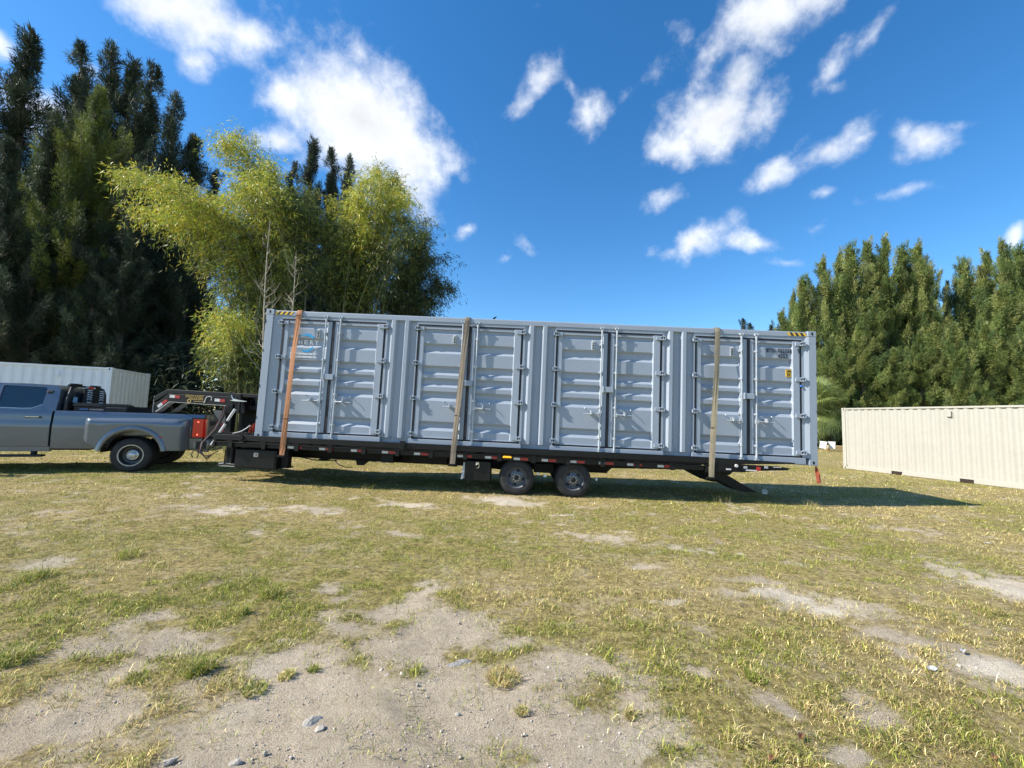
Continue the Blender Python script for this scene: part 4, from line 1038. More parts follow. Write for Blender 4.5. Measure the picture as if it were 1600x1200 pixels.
# ------------------------------------------------------------------ webbing straps over the container
strap_mats = [mat('orange_brown_webbing', (.42, .185, .085), .75, var=.14, scale=9, bump=.3, bscale=120), mat('khaki_webbing', (.25, .20, .145), .75, var=.16, scale=9, bump=.3, bscale=120), mat('khaki_webbing_pale', (.31, .26, .175), .75, var=.16, scale=9, bump=.3, bscale=120)]
for k, (xt, xb, m, lab) in enumerate(((.76, .72, strap_mats[0], 'orange brown webbing strap over the left end of the grey container, past the logo'),
                                      (4.565, 4.435, strap_mats[1], 'brownish khaki strap leaning across the second pair of container doors'),
                                      (10.07, 9.91, strap_mats[2], 'pale khaki strap over the rightmost pair of container doors'))):
    s = thing('webbing_strap', lab, 'strap', RIG_O, RIG_R, 'tie down straps over the grey container')
    hw = .056; P = []
    path = [(xb, -.115, -.335), (xb + .005, -.105, -.10), (xb + (xt - xb) * .35, -.092, .9), (xb + (xt - xb) * .7, -.075, 1.9), (xt, -.012, 2.80), (xt, .012, 2.895), (xt, .05, 2.90), (xt, 1.2, 2.905), (xt, 2.39, 2.90), (xt, 2.45, 2.86), (xb, 2.53, .0), (xb, 2.53, -.3)]
    rg = random.Random(k)
    for j, (x, y, z) in enumerate(path):
        tw = .012 * math.sin(j * 1.7 + k) if 0 < j < 5 else 0
        P.append([(x - hw, y - tw, z), (x, y - .004, z), (x + hw, y + tw, z)])
    b = MB(); b.grid(P); w = b.build('webbing', m, s, recalc=False); md = w.modifiers.new('thickness', 'SOLIDIFY'); md.thickness = .006; md.offset = 0
    ss = MB()
    for z in ((2.76, 1.45, .45) if k == 0 else (1.9, .7)):
        t = (z + .335) / 3.2; x = xb + (xt - xb) * t; y = -.115 + .085 * t - .012
        ss.box(x - hw - .002, x + hw + .002, y - .004, y + .012, z - .006, z + .006)
    ss.build('stitching', seal, w)
    b = MB(); b.box(xb - .07, xb + .07, -.13, -.05, -.37, -.335); b.tube([(xb - .1, -.09, -.37), (xb + .1, -.09, -.37)], .022, 10); b.build('flat_hook', blk2, s)
fl = MB(); fl.grid([[(12.15 + .045 * t * .2, .02 + .02 * math.sin(5 * t), -.005 - .36 * t), (12.175 + .05 * t, .02 + .035 * math.sin(4 * t + 1), -.005 - .36 * t), (12.185 + .10 * t, .03 + .02 * math.sin(6 * t + 2), -.005 - .35 * t + .02 * t)] for t in np.linspace(0, 1, 9)])
flag = fl.build('warning_flag', mat('faded_orange_cloth', (.42, .10, .045), .8, var=.2, scale=12, transl=.2), None, recalc=False); flag.location = RIG_O; flag.rotation_euler = RIG_R
md = flag.modifiers.new('thickness', 'SOLIDIFY'); md.thickness = .003
tag(flag, 'orange red cloth flag hanging below the rear corner of the grey container', 'flag')

# round pale can lying in the shade behind the ramp
p = gp(1195, 772)
b = MB(); b.lathe([(0, -.05), (.05, -.052), (.055, -.056), (.058, -.05), (.058, .05), (.05, .056), (.0, .058)], (0, 0, 0), 'y', 20)
can = b.build('tin_can', mat('dull_white_metal', (.80, .78, .72), .45, metal=.2, var=.2, scale=20), None, smooth=True); can.location = (p[0], p[1], .05 + float(height(p[0], p[1]))); can.rotation_euler = (.12, 0, -.45)
tag(can, 'round pale can lying in the shadow right of the trailer ramp', 'can')

# ================================================================== PICKUP TRUCK
TR_A = R_(21.0)
_t = (-8.77, 9.86)
trk = thing('pickup_truck', 'grey blue four door pickup truck with twin rear wheels hitched to the trailer', 'truck', (_t[0], _t[1], float(height(np.array(_t[0]), np.array(_t[1])))), (0, 0, math.pi + TR_A), scale=.945)
paint = mat('truck_paint', (.14, .165, .20), .28, metal=.4, var=.05, scale=2, coat=.6, spec=.5, dirt=((.12, .125, .12), .22, 3))
glass = mat('tinted_glass', (.02, .035, .05), .06, var=.05, spec=.8)
plast = mat('black_plastic', (.015, .015, .017), .6, var=.15)
silver = mat('silver_rim', (.50, .52, .54), .3, metal=.7, var=.1)
redl = mat('tail_lens', (.36, .006, .008), .15, var=.1, coat=.8, emit=((1.0, .02, .01), .06))
redb = mat('tail_bulb', (.9, .1, .05), .3, emit=((1, .10, .06), 2.2))
YC = -1.22


def side(xs, zb, zt, Y, rows, s, inner=.06):
    """body side: columns at xs from zb(x) to zt(x), pushed out to Y(x, z) from the middle"""
    P = []
    for x in xs:
        a, c = zb(x), zt(x); col = [(x, YC + s * (Y(x, a) - inner), a + .0)]
        for k in range(rows + 1):
            z = a + (c - a) * k / rows; col.append((x, YC + s * Y(x, z), z))
        col.append((x, YC + s * (Y(x, c) - inner), c)); P.append(col)
    P = [[(p[0], YC + s * (abs(p[1] - YC) - inner), p[2]) for p in P[0]]] + P + [[(p[0], YC + s * (abs(p[1] - YC) - inner), p[2]) for p in P[-1]]]
    return MB().grid(P)


def Yb(x, z):
    """half width of the body at height z: rocker tuck, shoulder line, belt"""
    pts = [(.40, .92), (.56, .985), (.80, 1.005), (1.02, 1.012), (1.12, 1.018), (1.19, .992), (1.32, .988), (1.40, .978), (1.46, .95), (1.50, .90)]
    for (z0, y0), (z1, y1) in zip(pts, pts[1:]):
        if z <= z1: return y0 + (y1 - y0) * max(0, (z - z0)) / (z1 - z0)
    return .90


def arch(xc, r, base):
    return lambda x: base if abs(x - xc) >= r else max(base, .41 + math.sqrt(max(0, r * r - (x - xc) ** 2)) * 1.0)


XR, XF = .08, 4.55
for s in (1, -1):
    b = side(np.concatenate([np.linspace(-1.31, -.55, 6), np.linspace(-.5, .66, 22), np.linspace(.72, 1.70, 8)]), arch(XR, .60, .55), lambda x: 1.455, Yb, 12, s); b.build('bed_side', paint, trk, smooth=True)
    for (x0, x1, nm) in ((1.745, 2.80, 'rear_door'), (2.815, 3.93, 'front_door')):
        b = side(np.linspace(x0, x1, 8), lambda x: .60, lambda x: 1.455, Yb, 12, s); d = b.build(nm, paint, trk, smooth=True)
        h = MB(); xh = x0 + .30
        y = YC + s * 1.0
        h.box(xh - .12, xh + .16, *sorted((y - s * .01, y + s * .035)), 1.27, 1.305); h.build('door_handle', plast, d, bevel=.01)
        h = MB(); h.box(xh - .10, xh + .14, *sorted((y + s * .036, y + s * .039)), 1.284, 1.30); h.build('handle_trim', chrome, d)
    b = side(np.concatenate([np.linspace(3.945, 4.0, 2), np.linspace(4.03, 5.07, 20), np.linspace(5.12, 5.55, 4)]), arch(XF, .52, .55), lambda x: 1.46 - .10 * max(0, x - 4.2), lambda x, z: Yb(x, z) - .25 * max(0, x - 5.1) ** 2, 12, s); b.build('front_fender', paint, trk, smooth=True)
    # rocker and running board
    b = MB(); b.box(1.72, 3.95, *sorted((YC + s * .86, YC + s * .965)), .48, .60); b.build('rocker_panel', paint, trk, bevel=.01)
    b = MB(); b.box(1.80, 3.95, *sorted((YC + s * .90, YC + s * 1.09)), .36, .41); b.box(2.0, 2.06, *sorted((YC + s * .8, YC + s * .95)), .38, .5); b.box(3.5, 3.56, *sorted((YC + s * .8, YC + s * .95)), .38, .5); b.build('running_board', plast, trk, bevel=.012)
    # greenhouse side with three openings
    def gy(z): return YC + s * (.955 - (z - 1.45) * .27)
    def P2(x, z, o=0): return (x, gy(z) + s * o, z)
    out = [(1.70, 1.44), (1.70, 1.75), (1.72, 1.98), (1.80, 2.06), (2.77, 2.07), (2.80, 2.07), (2.80, 1.44), (2.2, 1.44)]
    inn = [(2.13, 1.505), (1.965, 1.60), (1.955, 1.95), (1.985, 2.005), (2.70, 2.015), (2.745, 2.0), (2.745, 1.50), (2.3, 1.495)]
    out2 = [(2.80, 1.44), (2.80, 2.07), (3.35, 2.04), (3.60, 1.98), (4.22, 1.50), (4.22, 1.44)]
    inn2 = [(2.855, 1.50), (2.855, 2.0), (3.33, 1.985), (3.52, 1.94), (3.98, 1.56), (3.96, 1.50)]
    for O, I in ((out, inn), (out2, inn2)):
        b = MB(); n = len(O); b.v = [P2(*p) for p in O] + [P2(*p, .004) for p in I] + [P2(*p, -.03) for p in I]
        for k in range(n): j = (k + 1) % n; b.f += [(k, j, n + j, n + k), (n + k, n + j, 2 * n + j, 2 * n + k)]
        b.build('window_frame', paint, trk, smooth=30.0)
        g = MB(); g.v = [P2(*p, -.02) for p in I] + [P2(*p, -.026) for p in I]; g.f = [tuple(range(n)), tuple(range(2 * n - 1, n - 1, -1))] + [(k, (k + 1) % n, n + (k + 1) % n, n + k) for k in range(n)]; g.build('side_window', glass, trk)
        t = MB(); q = [p for p in I if p[1] < 1.62]; q = sorted(q, key=lambda p: p[0]); t.tube([P2(p[0], p[1] - .012, .006) for p in q], .009, 5); t.build('window_trim', chrome, trk)
    b = MB(); b.tube([(4.0, YC + s * .97, 1.55), (4.0, YC + s * 1.15, 1.58)], .03); b.hexa([(3.93, YC + s * 1.12, 1.45), (4.05, YC + s * 1.12, 1.45), (4.05, YC + s * 1.36, 1.45), (3.93, YC + s * 1.36, 1.45), (3.93, YC + s * 1.12, 1.78), (4.05, YC + s * 1.12, 1.78), (4.05, YC + s * 1.36, 1.78), (3.93, YC + s * 1.36, 1.78)]); b.build('wing_mirror', plast, trk, bevel=.03)
    # wide rear fender over the twin wheels
    def zb_f(x): return max(arch(XR, .605, .52)(x), .52 + max(0, (x - .70)) * .75)
    def zt_f(x): return 1.325 - .03 * max(0, x)
    def Yf(x, z):
        e = min(1, max(0, (1.10 - x) / .14)); r = min(1, max(0, (x + 1.04) / .22)); k = .5 + .5 * min(e ** .6, r ** .55)
        up = (z - .5) / .82
        prof = 1.215 - .02 * (1 - up) - (.10 * max(0, (up - .84) / .16) ** 2)
        return 1.0 + (prof - 1.0) * min(1, max(0.0, (2 * k - 1)))
    b = side(np.concatenate([np.linspace(-1.03, -.55, 9), np.linspace(-.52, .68, 26), np.linspace(.71, 1.10, 11)]), zb_f, zt_f, Yf, 12, s, inner=.20); fd = b.build('rear_fender', paint, trk, smooth=50.0)
    lip = MB(); A = np.linspace(R_(8), R_(172), 26); G = []
    for a in A:
        c, q = math.cos(a), math.sin(a); yo = YC + s * 1.205
        G.append([(XR + .600 * c, yo + s * .022, .42 + .600 * q), (XR + .625 * c, yo + s * .038, .42 + .632 * q), (XR + .675 * c, yo + s * .030, .42 + .69 * q), (XR + .71 * c, yo + s * .0, .42 + .735 * q)])
    lip.grid([[(p[0], p[1], p[2]) for p in g] for g in G]); lip.build('fender_lip', paint, fd, smooth=True)
    ln = MB(); ln.grid([[(XR + .60 * math.cos(a), YC + s * 1.20, .42 + .60 * math.sin(a)), (XR + .60 * math.cos(a), YC + s * .60, .42 + .60 * math.sin(a))] for a in np.linspace(R_(5), R_(175), 24)]); ln.build('wheel_well', plast, trk, smooth=True)
    ln = MB(); ln.grid([[(XF + .53 * math.cos(a), YC + s * .98, .42 + .53 * math.sin(a)), (XF + .53 * math.cos(a), YC + s * .50, .42 + .53 * math.sin(a))] for a in np.linspace(R_(5), R_(175), 24)]); ln.build('wheel_well', plast, trk, smooth=True)
    mk = MB(); mk.box(-.51, -.45, *sorted((YC + s * 1.20, YC + s * 1.222)), .845, .872); mk.build('side_marker', redl, fd, bevel=.006)
    # tail light wraps the corner
    tl = MB(); tl.hexa([(-1.335, YC + s * .80, .845), (-1.07, YC + s * 1.02, .845), (-1.07, YC + s * .85, .845), (-1.25, YC + s * .70, .845), (-1.335, YC + s * .80, 1.345), (-1.07, YC + s * 1.015, 1.345), (-1.07, YC + s * .85, 1.345), (-1.25, YC + s * .70, 1.345)]) if False else None
    tl = MB(); tl.prism([(-1.07, YC + s * .90), (-1.07, YC + s * 1.027), (-1.315, YC + s * 1.027), (-1.35, YC + s * .99), (-1.35, YC + s * .82)], .845, 1.35, plane='xy'); tlo = tl.build('tail_light', redl, trk, bevel=.015)
    q = MB(); q.box(-1.09, -1.055, *sorted((YC + s * 1.0, YC + s * 1.0305)), .83, 1.365); q.box(-1.09, -1.34, *sorted((YC + s * 1.0, YC + s * 1.0305)), 1.335, 1.365); q.box(-1.34, -1.09, *sorted((YC + s * 1.0, YC + s * 1.0305)), .83, .86); q.build('light_bezel', plast, tlo, bevel=.004)
    for z in (1.26, .93):
        q = MB(); q.lathe([(0, YC + s * 1.031), (.018, YC + s * 1.029), (.02, YC + s * 1.02)], (-1.20, 0, z), 'y', 10); q.build('tail_bulb', redb, tlo)
    # bumper end
    bp = MB(); bp.prism([(-1.10, .54), (-1.10, .78), (-1.46, .80), (-1.50, .70), (-1.44, .53)], YC + s * .55, YC + s * 1.0); bp.build('bumper_end', mat('bumper_grey', (.20, .21, .21), .35, metal=.5, var=.15), trk, bevel=.03)
    q = MB(); q.box(-1.42, -1.18, *sorted((YC + s * .995, YC + s * 1.006)), .56, .75); q.build('bumper_step', plast, trk, bevel=.02)
b = MB(); b.box(-1.50, -1.28, YC - .56, YC + .56, .54, .79); b.build('rear_bumper', MATS['bumper_grey'], trk, bevel=.03)
b = MB(); b.box(-1.30, -1.24, YC - .80, YC + .80, .82, 1.455); b.build('tailgate', paint, trk, bevel=.02)
b = MB(); b.box(-1.31, -1.297, YC - .4, YC + .4, 1.15, 1.26); b.build('tailgate_trim', plast, trk, bevel=.01)
b = MB(); b.box(-1.24, 1.68, YC - .90, YC + .90, .86, .90); b.box(1.62, 1.69, YC - .93, YC + .93, .60, 1.45); b.build('bed_floor', plast, trk)
for s in (1, -1):
    b = MB(); b.box(-1.30, 1.69, *sorted((YC + s * .86, YC + s * .90)), .88, 1.44); b.build('bed_wall', paint, trk)
# roof, windscreen, hood, nose, cab back
prof = [(1.70, 1.96), (1.74, 2.04), (1.90, 2.085), (2.6, 2.105), (3.2, 2.085), (3.5, 2.03), (3.62, 1.985)]
b = MB(); b.grid([[(x, YC + t * (.955 - (z - 1.45) * .27 - .0), z - .065 * abs(t) ** 3 + (.0)) for t in np.linspace(-1, 1, 15)] for x, z in prof]); b.build('roof', paint, trk, smooth=True)
b = MB(); b.grid([[(3.60 + .66 * k / 6 + (.10 if 1 else 0) * (1 - t * t) * k / 6, YC + t * (.80 + .12 * k / 6), 1.985 - .49 * k / 6) for t in np.linspace(-1, 1, 11)] for k in range(7)]); b.build('windscreen', glass, trk, smooth=True)
b = MB(); b.grid([[(x, YC + t * .96, z + .05 * (1 - t * t) + .04 * (abs(abs(t) - .45) < .2)) for t in np.linspace(-1, 1, 17)] for x, z in ((4.18, 1.47), (4.6, 1.45), (5.1, 1.42), (5.45, 1.36), (5.55, 1.28))]); b.build('hood', paint, trk, smooth=True)
b = MB(); b.box(5.35, 5.55, YC - .92, YC + .92, .62, 1.27); g = b.build('front_grille', plast, trk, bevel=.03)
q = MB(); [q.box(5.55, 5.57, YC - .55, YC + .55, .78 + k * .12, .82 + k * .12) for k in range(4)]; q.build('grille_bar', chrome, g)
for s in (1, -1): q = MB(); q.box(5.40, 5.58, *sorted((YC + s * .60, YC + s * .93)), .90, 1.26); q.build('headlight', mat('head_lens', (.7, .72, .75), .1), trk, bevel=.03)
b = MB(); b.box(5.45, 5.75, YC - 1.0, YC + 1.0, .48, .72); b.build('front_bumper', chrome, trk, bevel=.05)
b = MB(); b.grid([[(1.70 - .03 * (1 - t * t), YC + t * (.955 - max(0, z - 1.45) * .27), z) for t in np.linspace(-1, 1, 9)] for z in (.6, 1.45, 1.55, 1.97)]); b.build('cab_back', paint, trk, smooth=True)
b = MB(); b.grid([[(1.655 - .03 * (1 - t * t), YC + t * (.84 - (z - 1.45) * .25), z) for t in np.linspace(-1, 1, 9)] for z in (1.50, 1.94)]); b.build('rear_window', glass, trk, smooth=True)
b = MB(); b.box(1.72, 4.3, YC - .88, YC + .88, .55, .62); b.box(4.2, 5.4, YC - .5, YC + .5, .5, 1.2); b.box(-1.3, 5.4, YC - .50, YC - .38, .50, .68); b.box(-1.3, 5.4, YC + .38, YC + .50, .50, .68); b.tube([(XR, YC - .95, .41), (XR, YC + .95, .41)], .07, 10); b.lathe([(0, -.2), (.14, -.12), (.17, 0), (.14, .12), (0, .2)], (XR, YC, .41), 'x', 14); b.build('chassis', plast, trk)
b = MB(); b.box(1.85, 2.55, YC - .9, YC + .9, 1.0, 1.35); b.box(1.80, 1.98, YC - .85, YC - .25, 1.3, 1.95); b.box(1.80, 1.98, YC + .25, YC + .85, 1.3, 1.95); b.box(3.0, 3.6, YC - .85, YC - .2, 1.0, 1.35); b.box(3.0, 3.6, YC + .2, YC + .85, 1.0, 1.35); b.build('cab_seat', mat('dark_upholstery', (.03, .03, .035), .8), trk, bevel=.05)
# headache rack with lamps and louvres
HX = 1.56
pr = [(YC - .88, 1.46), (YC + .88, 1.46), (YC + .86, 1.60), (YC + .80, 1.92), (YC + .68, 2.06), (YC + .45, 2.10), (YC - .45, 2.10), (YC - .68, 2.06), (YC - .80, 1.92), (YC - .86, 1.60)]
b = MB(); b.prism(pr[:1] + [(YC + .30, 1.46), (YC + .24, 1.62), (YC + .16, 2.0)] + [(YC + .16, 2.10)] + pr[6:], HX - .03, HX + .02, plane='yz'); hr = b.build('headache_rack', plast, trk, bevel=.01)
b = MB(); b.box(HX - .03, HX + .02, YC + .16, YC + .86, 2.05, 2.10); b.box(HX - .03, HX + .02, YC + .20, YC + .90, 1.46, 1.60); b.tube([(HX, YC + .88, 1.46), (HX, YC + .84, 1.75), (HX, YC + .72, 2.02), (HX, YC + .5, 2.09)], .035, 8); b.build('rack_tube', plast, hr)
for yc in (YC - .55, YC + .02):
    q = MB(); q.box(HX - .042, HX - .0305, yc - .10, yc + .10, 1.98, 2.01); q.box(HX - .042, HX - .0305, yc - .10, yc + .10, 1.67, 1.70)
    for k in range(4): q.tube([(HX - .036, yc + .10 * t, 1.745 + k * .06 + .025 * (1 - t * t)) for t in np.linspace(-1, 1, 7)], .016, 6)
    q.build('rack_louvre', mat('pale_louvre', (.62, .68, .72), .5, var=.1), hr)
q = MB(); q.box(HX - .045, HX - .0305, YC - .20, YC + .24, 2.035, 2.085); q.build('rack_lamp', wht_r, hr, bevel=.006)
q = MB(); q.box(HX - .052, HX - .0455, YC - .10, YC + .13, 2.038, 2.082); q.build('rack_brake_light', redl, hr, bevel=.004)
for yc in (YC - .3, YC + .55): q = MB(); q.box(HX - .05, HX + .06, yc - .16, yc + .16, 2.10, 2.135); q.build('rack_cap', plast, hr, bevel=.012)
q = MB(); q.prism([(YC + .45, 1.66), (YC + .62, 1.67), (YC + .60, 1.80), (YC + .44, 1.79)], HX - .0, HX + .004, plane='yz'); q.build('window_sticker', mat('pale_blue_sticker', (.25, .45, .62), .5), hr)
# wheels
def truck_wheel(dually):
    w = bpy.data.objects.new('wheel', None); C.objects.link(w); w.parent = trk
    R = .41; W = .245
    t = MB(); t.lathe([(.245, .03), (.252, .004), (.30, -.010), (.345, -.008), (.385, .006), (.402, .024), (R, .045), (R, W - .045), (.39, W - .01), (.33, W), (.26, W), (.245, W - .03), (.245, .03)], n=48); t.build('tyre', rub, w, smooth=True)
    tr = MB()
    for k in range(52):
        for (y0, y1, da) in ((.022, .08, 0), (.09, .155, .06), (.165, .225, 0)):
            a2 = 2 * math.pi * k / 52 + da; c, s_ = math.cos(a2), math.sin(a2); tx, tz = -s_ * .017, c * .017
            P = [(R * c - tx, y0, R * s_ - tz), (R * c + tx, y0, R * s_ + tz), (R * c + tx, y1, R * s_ + tz), (R * c - tx, y1, R * s_ - tz)]
            tr.hexa([(p[0] * .985, p[1], p[2] * .985) for p in P] + [(p[0] * 1.014, p[1], p[2] * 1.014) for p in P])
    tr.build('tread', rub, w)
    r = MB(); r.lathe([(.246, .012), (.262, .004), (.262, -.004), (.247, -.004), (.238, .012)], n=44); ro = r.build('rim', silver, w, smooth=True)
    dsh = MB(); d = .15 if dually else .04
    dsh.lathe([(.240, .010), (.228, .05), (.215, d), (.16, d + .01), (.12, d - .02), (0, d - .02)], n=40); dsh.build('rim_dish', mat('dark_wheel_steel', (.06, .065, .07), .4, metal=.5, var=.2), ro, smooth=True)
    hub = MB(); h0 = d - .02
    hub.lathe([(.128, h0 + .005), (.125, h0 - .03), (.10, h0 - .04), (.085, h0 - .035), (.075, h0 - .06), (.05, h0 - .075), (0, h0 - .077)], n=32)
    for k in range(8):
        a = 2 * math.pi * k / 8; hub.lathe([(0, h0 - .055), (.012, h0 - .054), (.014, h0 - .03)], (.106 * math.cos(a), 0, .106 * math.sin(a)), 'y', 6)
    hub.build('hub_cap', silver, w, smooth=30.0)
    return w
wd, wf = truck_wheel(True), truck_wheel(False)
def put(w, x, y, flip, z=.405): w.location = (x, y, z); w.rotation_euler = (0, random.uniform(0, 3), 0 if not flip else math.pi)
# the outer side of each wheel is at its own y = 0 and faces -y; left side of the truck faces +y
put(wd, XR, YC + 1.20, True)
for (x, y, fl) in ((XR, YC + .88, True), (XR, YC - 1.20, False), (XR, YC - .88, False)): put(dup(wd, trk), x, y, fl)
put(wf, XF, YC + .99, True); put(dup(wf, trk), XF, YC - .99, False)

# box across the bed
tbx = thing('bed_tool_box', 'black metal tool box in the truck bed between rack and trailer neck', 'tool box', tuple(trk.location), tuple(trk.rotation_euler), scale=.945)
b = MB(); b.box(.40, 1.44, YC - .82, YC + .82, .92, 1.57); bo = b.build('box_body', plast, tbx, bevel=.015)
b = MB(); b.prism([(.86, 1.575), (1.46, 1.575), (1.44, 1.665), (.98, 1.665), (.90, 1.63)], YC - .84, YC + .84); b.build('box_lid', mat('tread_plate', (.045, .045, .05), .35, metal=.6, var=.3, scale=60, bump=.4, bscale=90), tbx, bevel=.01)
b = MB(); b.box(1.16, 1.32, YC + .823, YC + .829, 1.485, 1.525); b.build('box_decal', mat('blue_decal', (.08, .16, .35), .5), tbx)
b = MB(); b.box(.86, 1.13, YC + .823, YC + .829, 1.485, 1.522); b.build('box_plate', mat('dull_rose_plate', (.32, .25, .24), .5), tbx)
b = MB(); b.box(.40, .75, YC - .80, YC + .80, 1.572, 1.60); b.lathe([(0, 0), (.025, 0), (.025, .012), (0, .014)], (.66, YC + .83, 1.51), 'y', 12); b.build('box_latch', chrome if False else plast, tbx)
b = MB(); b.tube([(-.05, YC + .55, 1.42), (-.35, YC + .5, 1.47), (-.62, YC + .45, 1.53), (-.75, YC + .4, 1.50), (-.85, YC + .35, 1.42)], .014, 6)
hose = b.build('garden_hose', mat('olive_hose', (.18, .17, .07), .5), None, smooth=True); hose.location = trk.location; hose.rotation_euler = trk.rotation_euler; hose.scale = trk.scale
tag(hose, 'olive coloured hose arching above the truck bed under the trailer neck', 'hose')


# ================================================================== THE OTHER TWO CONTAINERS
def plain_container(name, label, paint_m, loc, yaw, length, height_, pockets, pitch, tilt=0.0):
    r = thing(name, label, 'shipping container', loc, (0, 0, yaw))
    W = 2.438
    for x, sx in ((0, 1), (length, -1)):
        for y, sy in ((0, 1), (W, -1)):
            b = MB(); b.box(*sorted((x + sx * .002, x + sx * .14)), *sorted((y + sy * .004, y + sy * .13)), .118, height_ - .118); b.build('corner_post', paint_m, r, bevel=.008)
            casting(r, paint_m, x, y, 0, sx, sy, 1); casting(r, paint_m, x, y, height_, sx, sy, -1)
    for y, sy in ((0, 1), (W, -1)):
        b = MB(); b.box(.178, length - .178, *sorted((y + sy * .008, y + sy * .07)), height_ - .075, height_ - .010); b.build('top_rail', paint_m, r, bevel=.006)
        b = MB(); prev = .178
        for pc in list(pockets) + [None]:
            e = pc - .18 if pc else length - .178
            b.box(prev, e, *sorted((y + sy * .008, y + sy * .06)), .012, .165); prev = e + .36
        for pc in pockets: b.box(pc - .18, pc + .18, *sorted((y + sy * .008, y + sy * .06)), .13, .165)
        b.build('bottom_rail', paint_m, r, bevel=.004)
        for pc in pockets:
            q = MB(); q.box(pc - .18, pc + .18, *sorted((y + sy * .035, y + sy * .5)), .02, .128); q.build('fork_pocket', mat('pocket_dark', (.035, .02, .018), .9), r)
    dents = np.random.default_rng(int(length * 10))
    w = corrug_wall(.14, length - .14, .165, height_ - .075, .03, .066, pitch)
    w.build('side_wall', paint_m, r); w2 = corrug_wall(.14, length - .14, .165, height_ - .075, W - .03, W - .066, pitch); w2.build('side_wall', paint_m, r)
    corrug_wall(.13, W - .13, .1, height_ - .08, .03, .07, .25, axis='y').build('end_wall', paint_m, r)
    corrug_wall(.13, W - .13, .1, height_ - .08, length - .03, length - .07, .25, axis='y').build('end_wall', paint_m, r)
    b = MB(); b.box(.03, .10, .13, W - .13, .02, .12); b.box(length - .10, length - .03, .13, W - .13, .02, .12); b.box(.02, .09, .13, W - .13, height_ - .1, height_ - .01); b.box(length - .09, length - .02, .13, W - .13, height_ - .1, height_ - .01); b.build('end_rail', paint_m, r, bevel=.005)
    b = MB(); pr = []
    n = int(length / .21); p = (length - .1) / n
    for k in range(n): pr += [(.05 + k * p, height_ - .02), (.05 + k * p + p * .4, height_ - .02), (.05 + k * p + p * .5, height_ - .036), (.05 + k * p + p * .9, height_ - .036)]
    b.grid([[(x, y, z) for y in (.05, W - .05)] for x, z in pr + [(length - .05, height_ - .02)]]); b.build('roof_panel', paint_m, r)
    b = MB(); b.box(.1, length - .1, .07, W - .07, .12, .15); b.build('floor_panel', MATS['plywood_floor'], r)
    return r


def dent_mat(name, col, dirt, amount, scale):
    m = mat(name, col, .45, var=.04, scale=1.2, bump=.22, bscale=3.0, dirt=(dirt, amount, scale)); return m


cream = dent_mat('cream_container_paint', (.41, .397, .35), (.29, .265, .22), .28, 5.0)
whitep = dent_mat('white_container_paint', (.78, .81, .84), (.5, .47, .43), .22, 2.0)
cr = plain_container('cream_container', 'cream white shipping container standing on the grass at the right', cream, (14.32, 18.063, 0.0), -1.3173, 6.058, 2.591, (2.0, 4.054), .265)
b = MB(); b.box(3.62, 3.74, -.012, .04, 2.22, 2.42); b.box(3.61, 3.64, -.02, -.011, 2.22, 2.42); b.build('wall_vent', cream, cr, bevel=.005)
for x in (1.5, 3.1, 5.0):
    for z in (.8, 1.25): pass
aw = math.atan2(1.0, 2.84) * .80
# its right hand corner post stands behind the truck's tool box
wx, wy = -14.36, 14.9
wl = 12.192
wc = plain_container('white_container', 'white shipping container in the shade behind the pickup truck', whitep, (wx - wl * math.cos(aw), wy - wl * math.sin(aw), .11), aw, wl, 2.896, (5.0, 7.1), .278)
b = MB(); b.box(wl - 1.62, wl - 1.50, -.012, .04, 2.50, 2.68); b.box(wl - 1.61, wl - 1.51, -.02, -.011, 2.51, 2.56); b.build('wall_vent', whitep, wc, bevel=.005)

# pale boxes and timber far back between the two containers
for i, (u, v, s, rz, tl, lab) in enumerate(((1286, 701.5, .50, -.75, .10, 'pale tilted box on the far grass beside the palm, left one of two'), (1300, 702, .50, -.7, .02, 'pale upright box on the far grass beside the palm, right one of two'))):
    p = at_depth(u, v, 32.0); o = thing('hive_box', lab, 'box', (p[0], p[1], max(0.0, p[2])), (0, tl, rz))
    b = MB(); b.box(-s * .42, s * .42, -s * .4, s * .4, .04, s * 1.05); b.build('box_body', mat('weathered_white', (.66, .65, .62), .7, var=.15), o, bevel=.01)
    b = MB(); b.box(-s * .46, s * .46, -s * .44, s * .44, s * 1.05, s * 1.15); b.build('box_lid', mat('weathered_white_lid', (.72, .71, .68), .6, var=.1), o, bevel=.01)
    b = MB(); b.box(-s * .4, -s * .3, -s * .4, s * .4, 0, .04); b.box(s * .3, s * .4, -s * .4, s * .4, 0, .04); b.build('box_foot', plast, o)
p = at_depth(1311, 704, 33.0); lo = thing('timber_stack', 'low stack of yellow timber on the grass beside the cream container', 'timber', (p[0], p[1], max(0.0, p[2])), (0, 0, .05))
for k in range(6):
    b = MB(); z = (k // 2) * .13; y = (k % 2) * .25; b.box(-.7 - .1 * (k % 3), .95, y, y + .2, z, z + .11); b.build('plank', mat('yellow_timber', (.62, .44, .20), .7, var=.2, scale=14), lo, bevel=.005)

# ================================================================== TREES
bark = mat('grey_brown_bark', (.16, .125, .095), .9, var=.35, scale=6, bump=.6, bscale=18)
needle = mat('casuarina_needles', (1, 1, 1), .65, var=.15, scale=.6, attr='tint', transl=.22, spec=.25)
bam_leaf = mat('bamboo_leaf', (1, 1, 1), .5, var=.12, scale=1.0, attr='tint', transl=.30, spec=.35)
bam_culm = mat('bamboo_culm', (.20, .19, .07), .45, var=.3, scale=5)


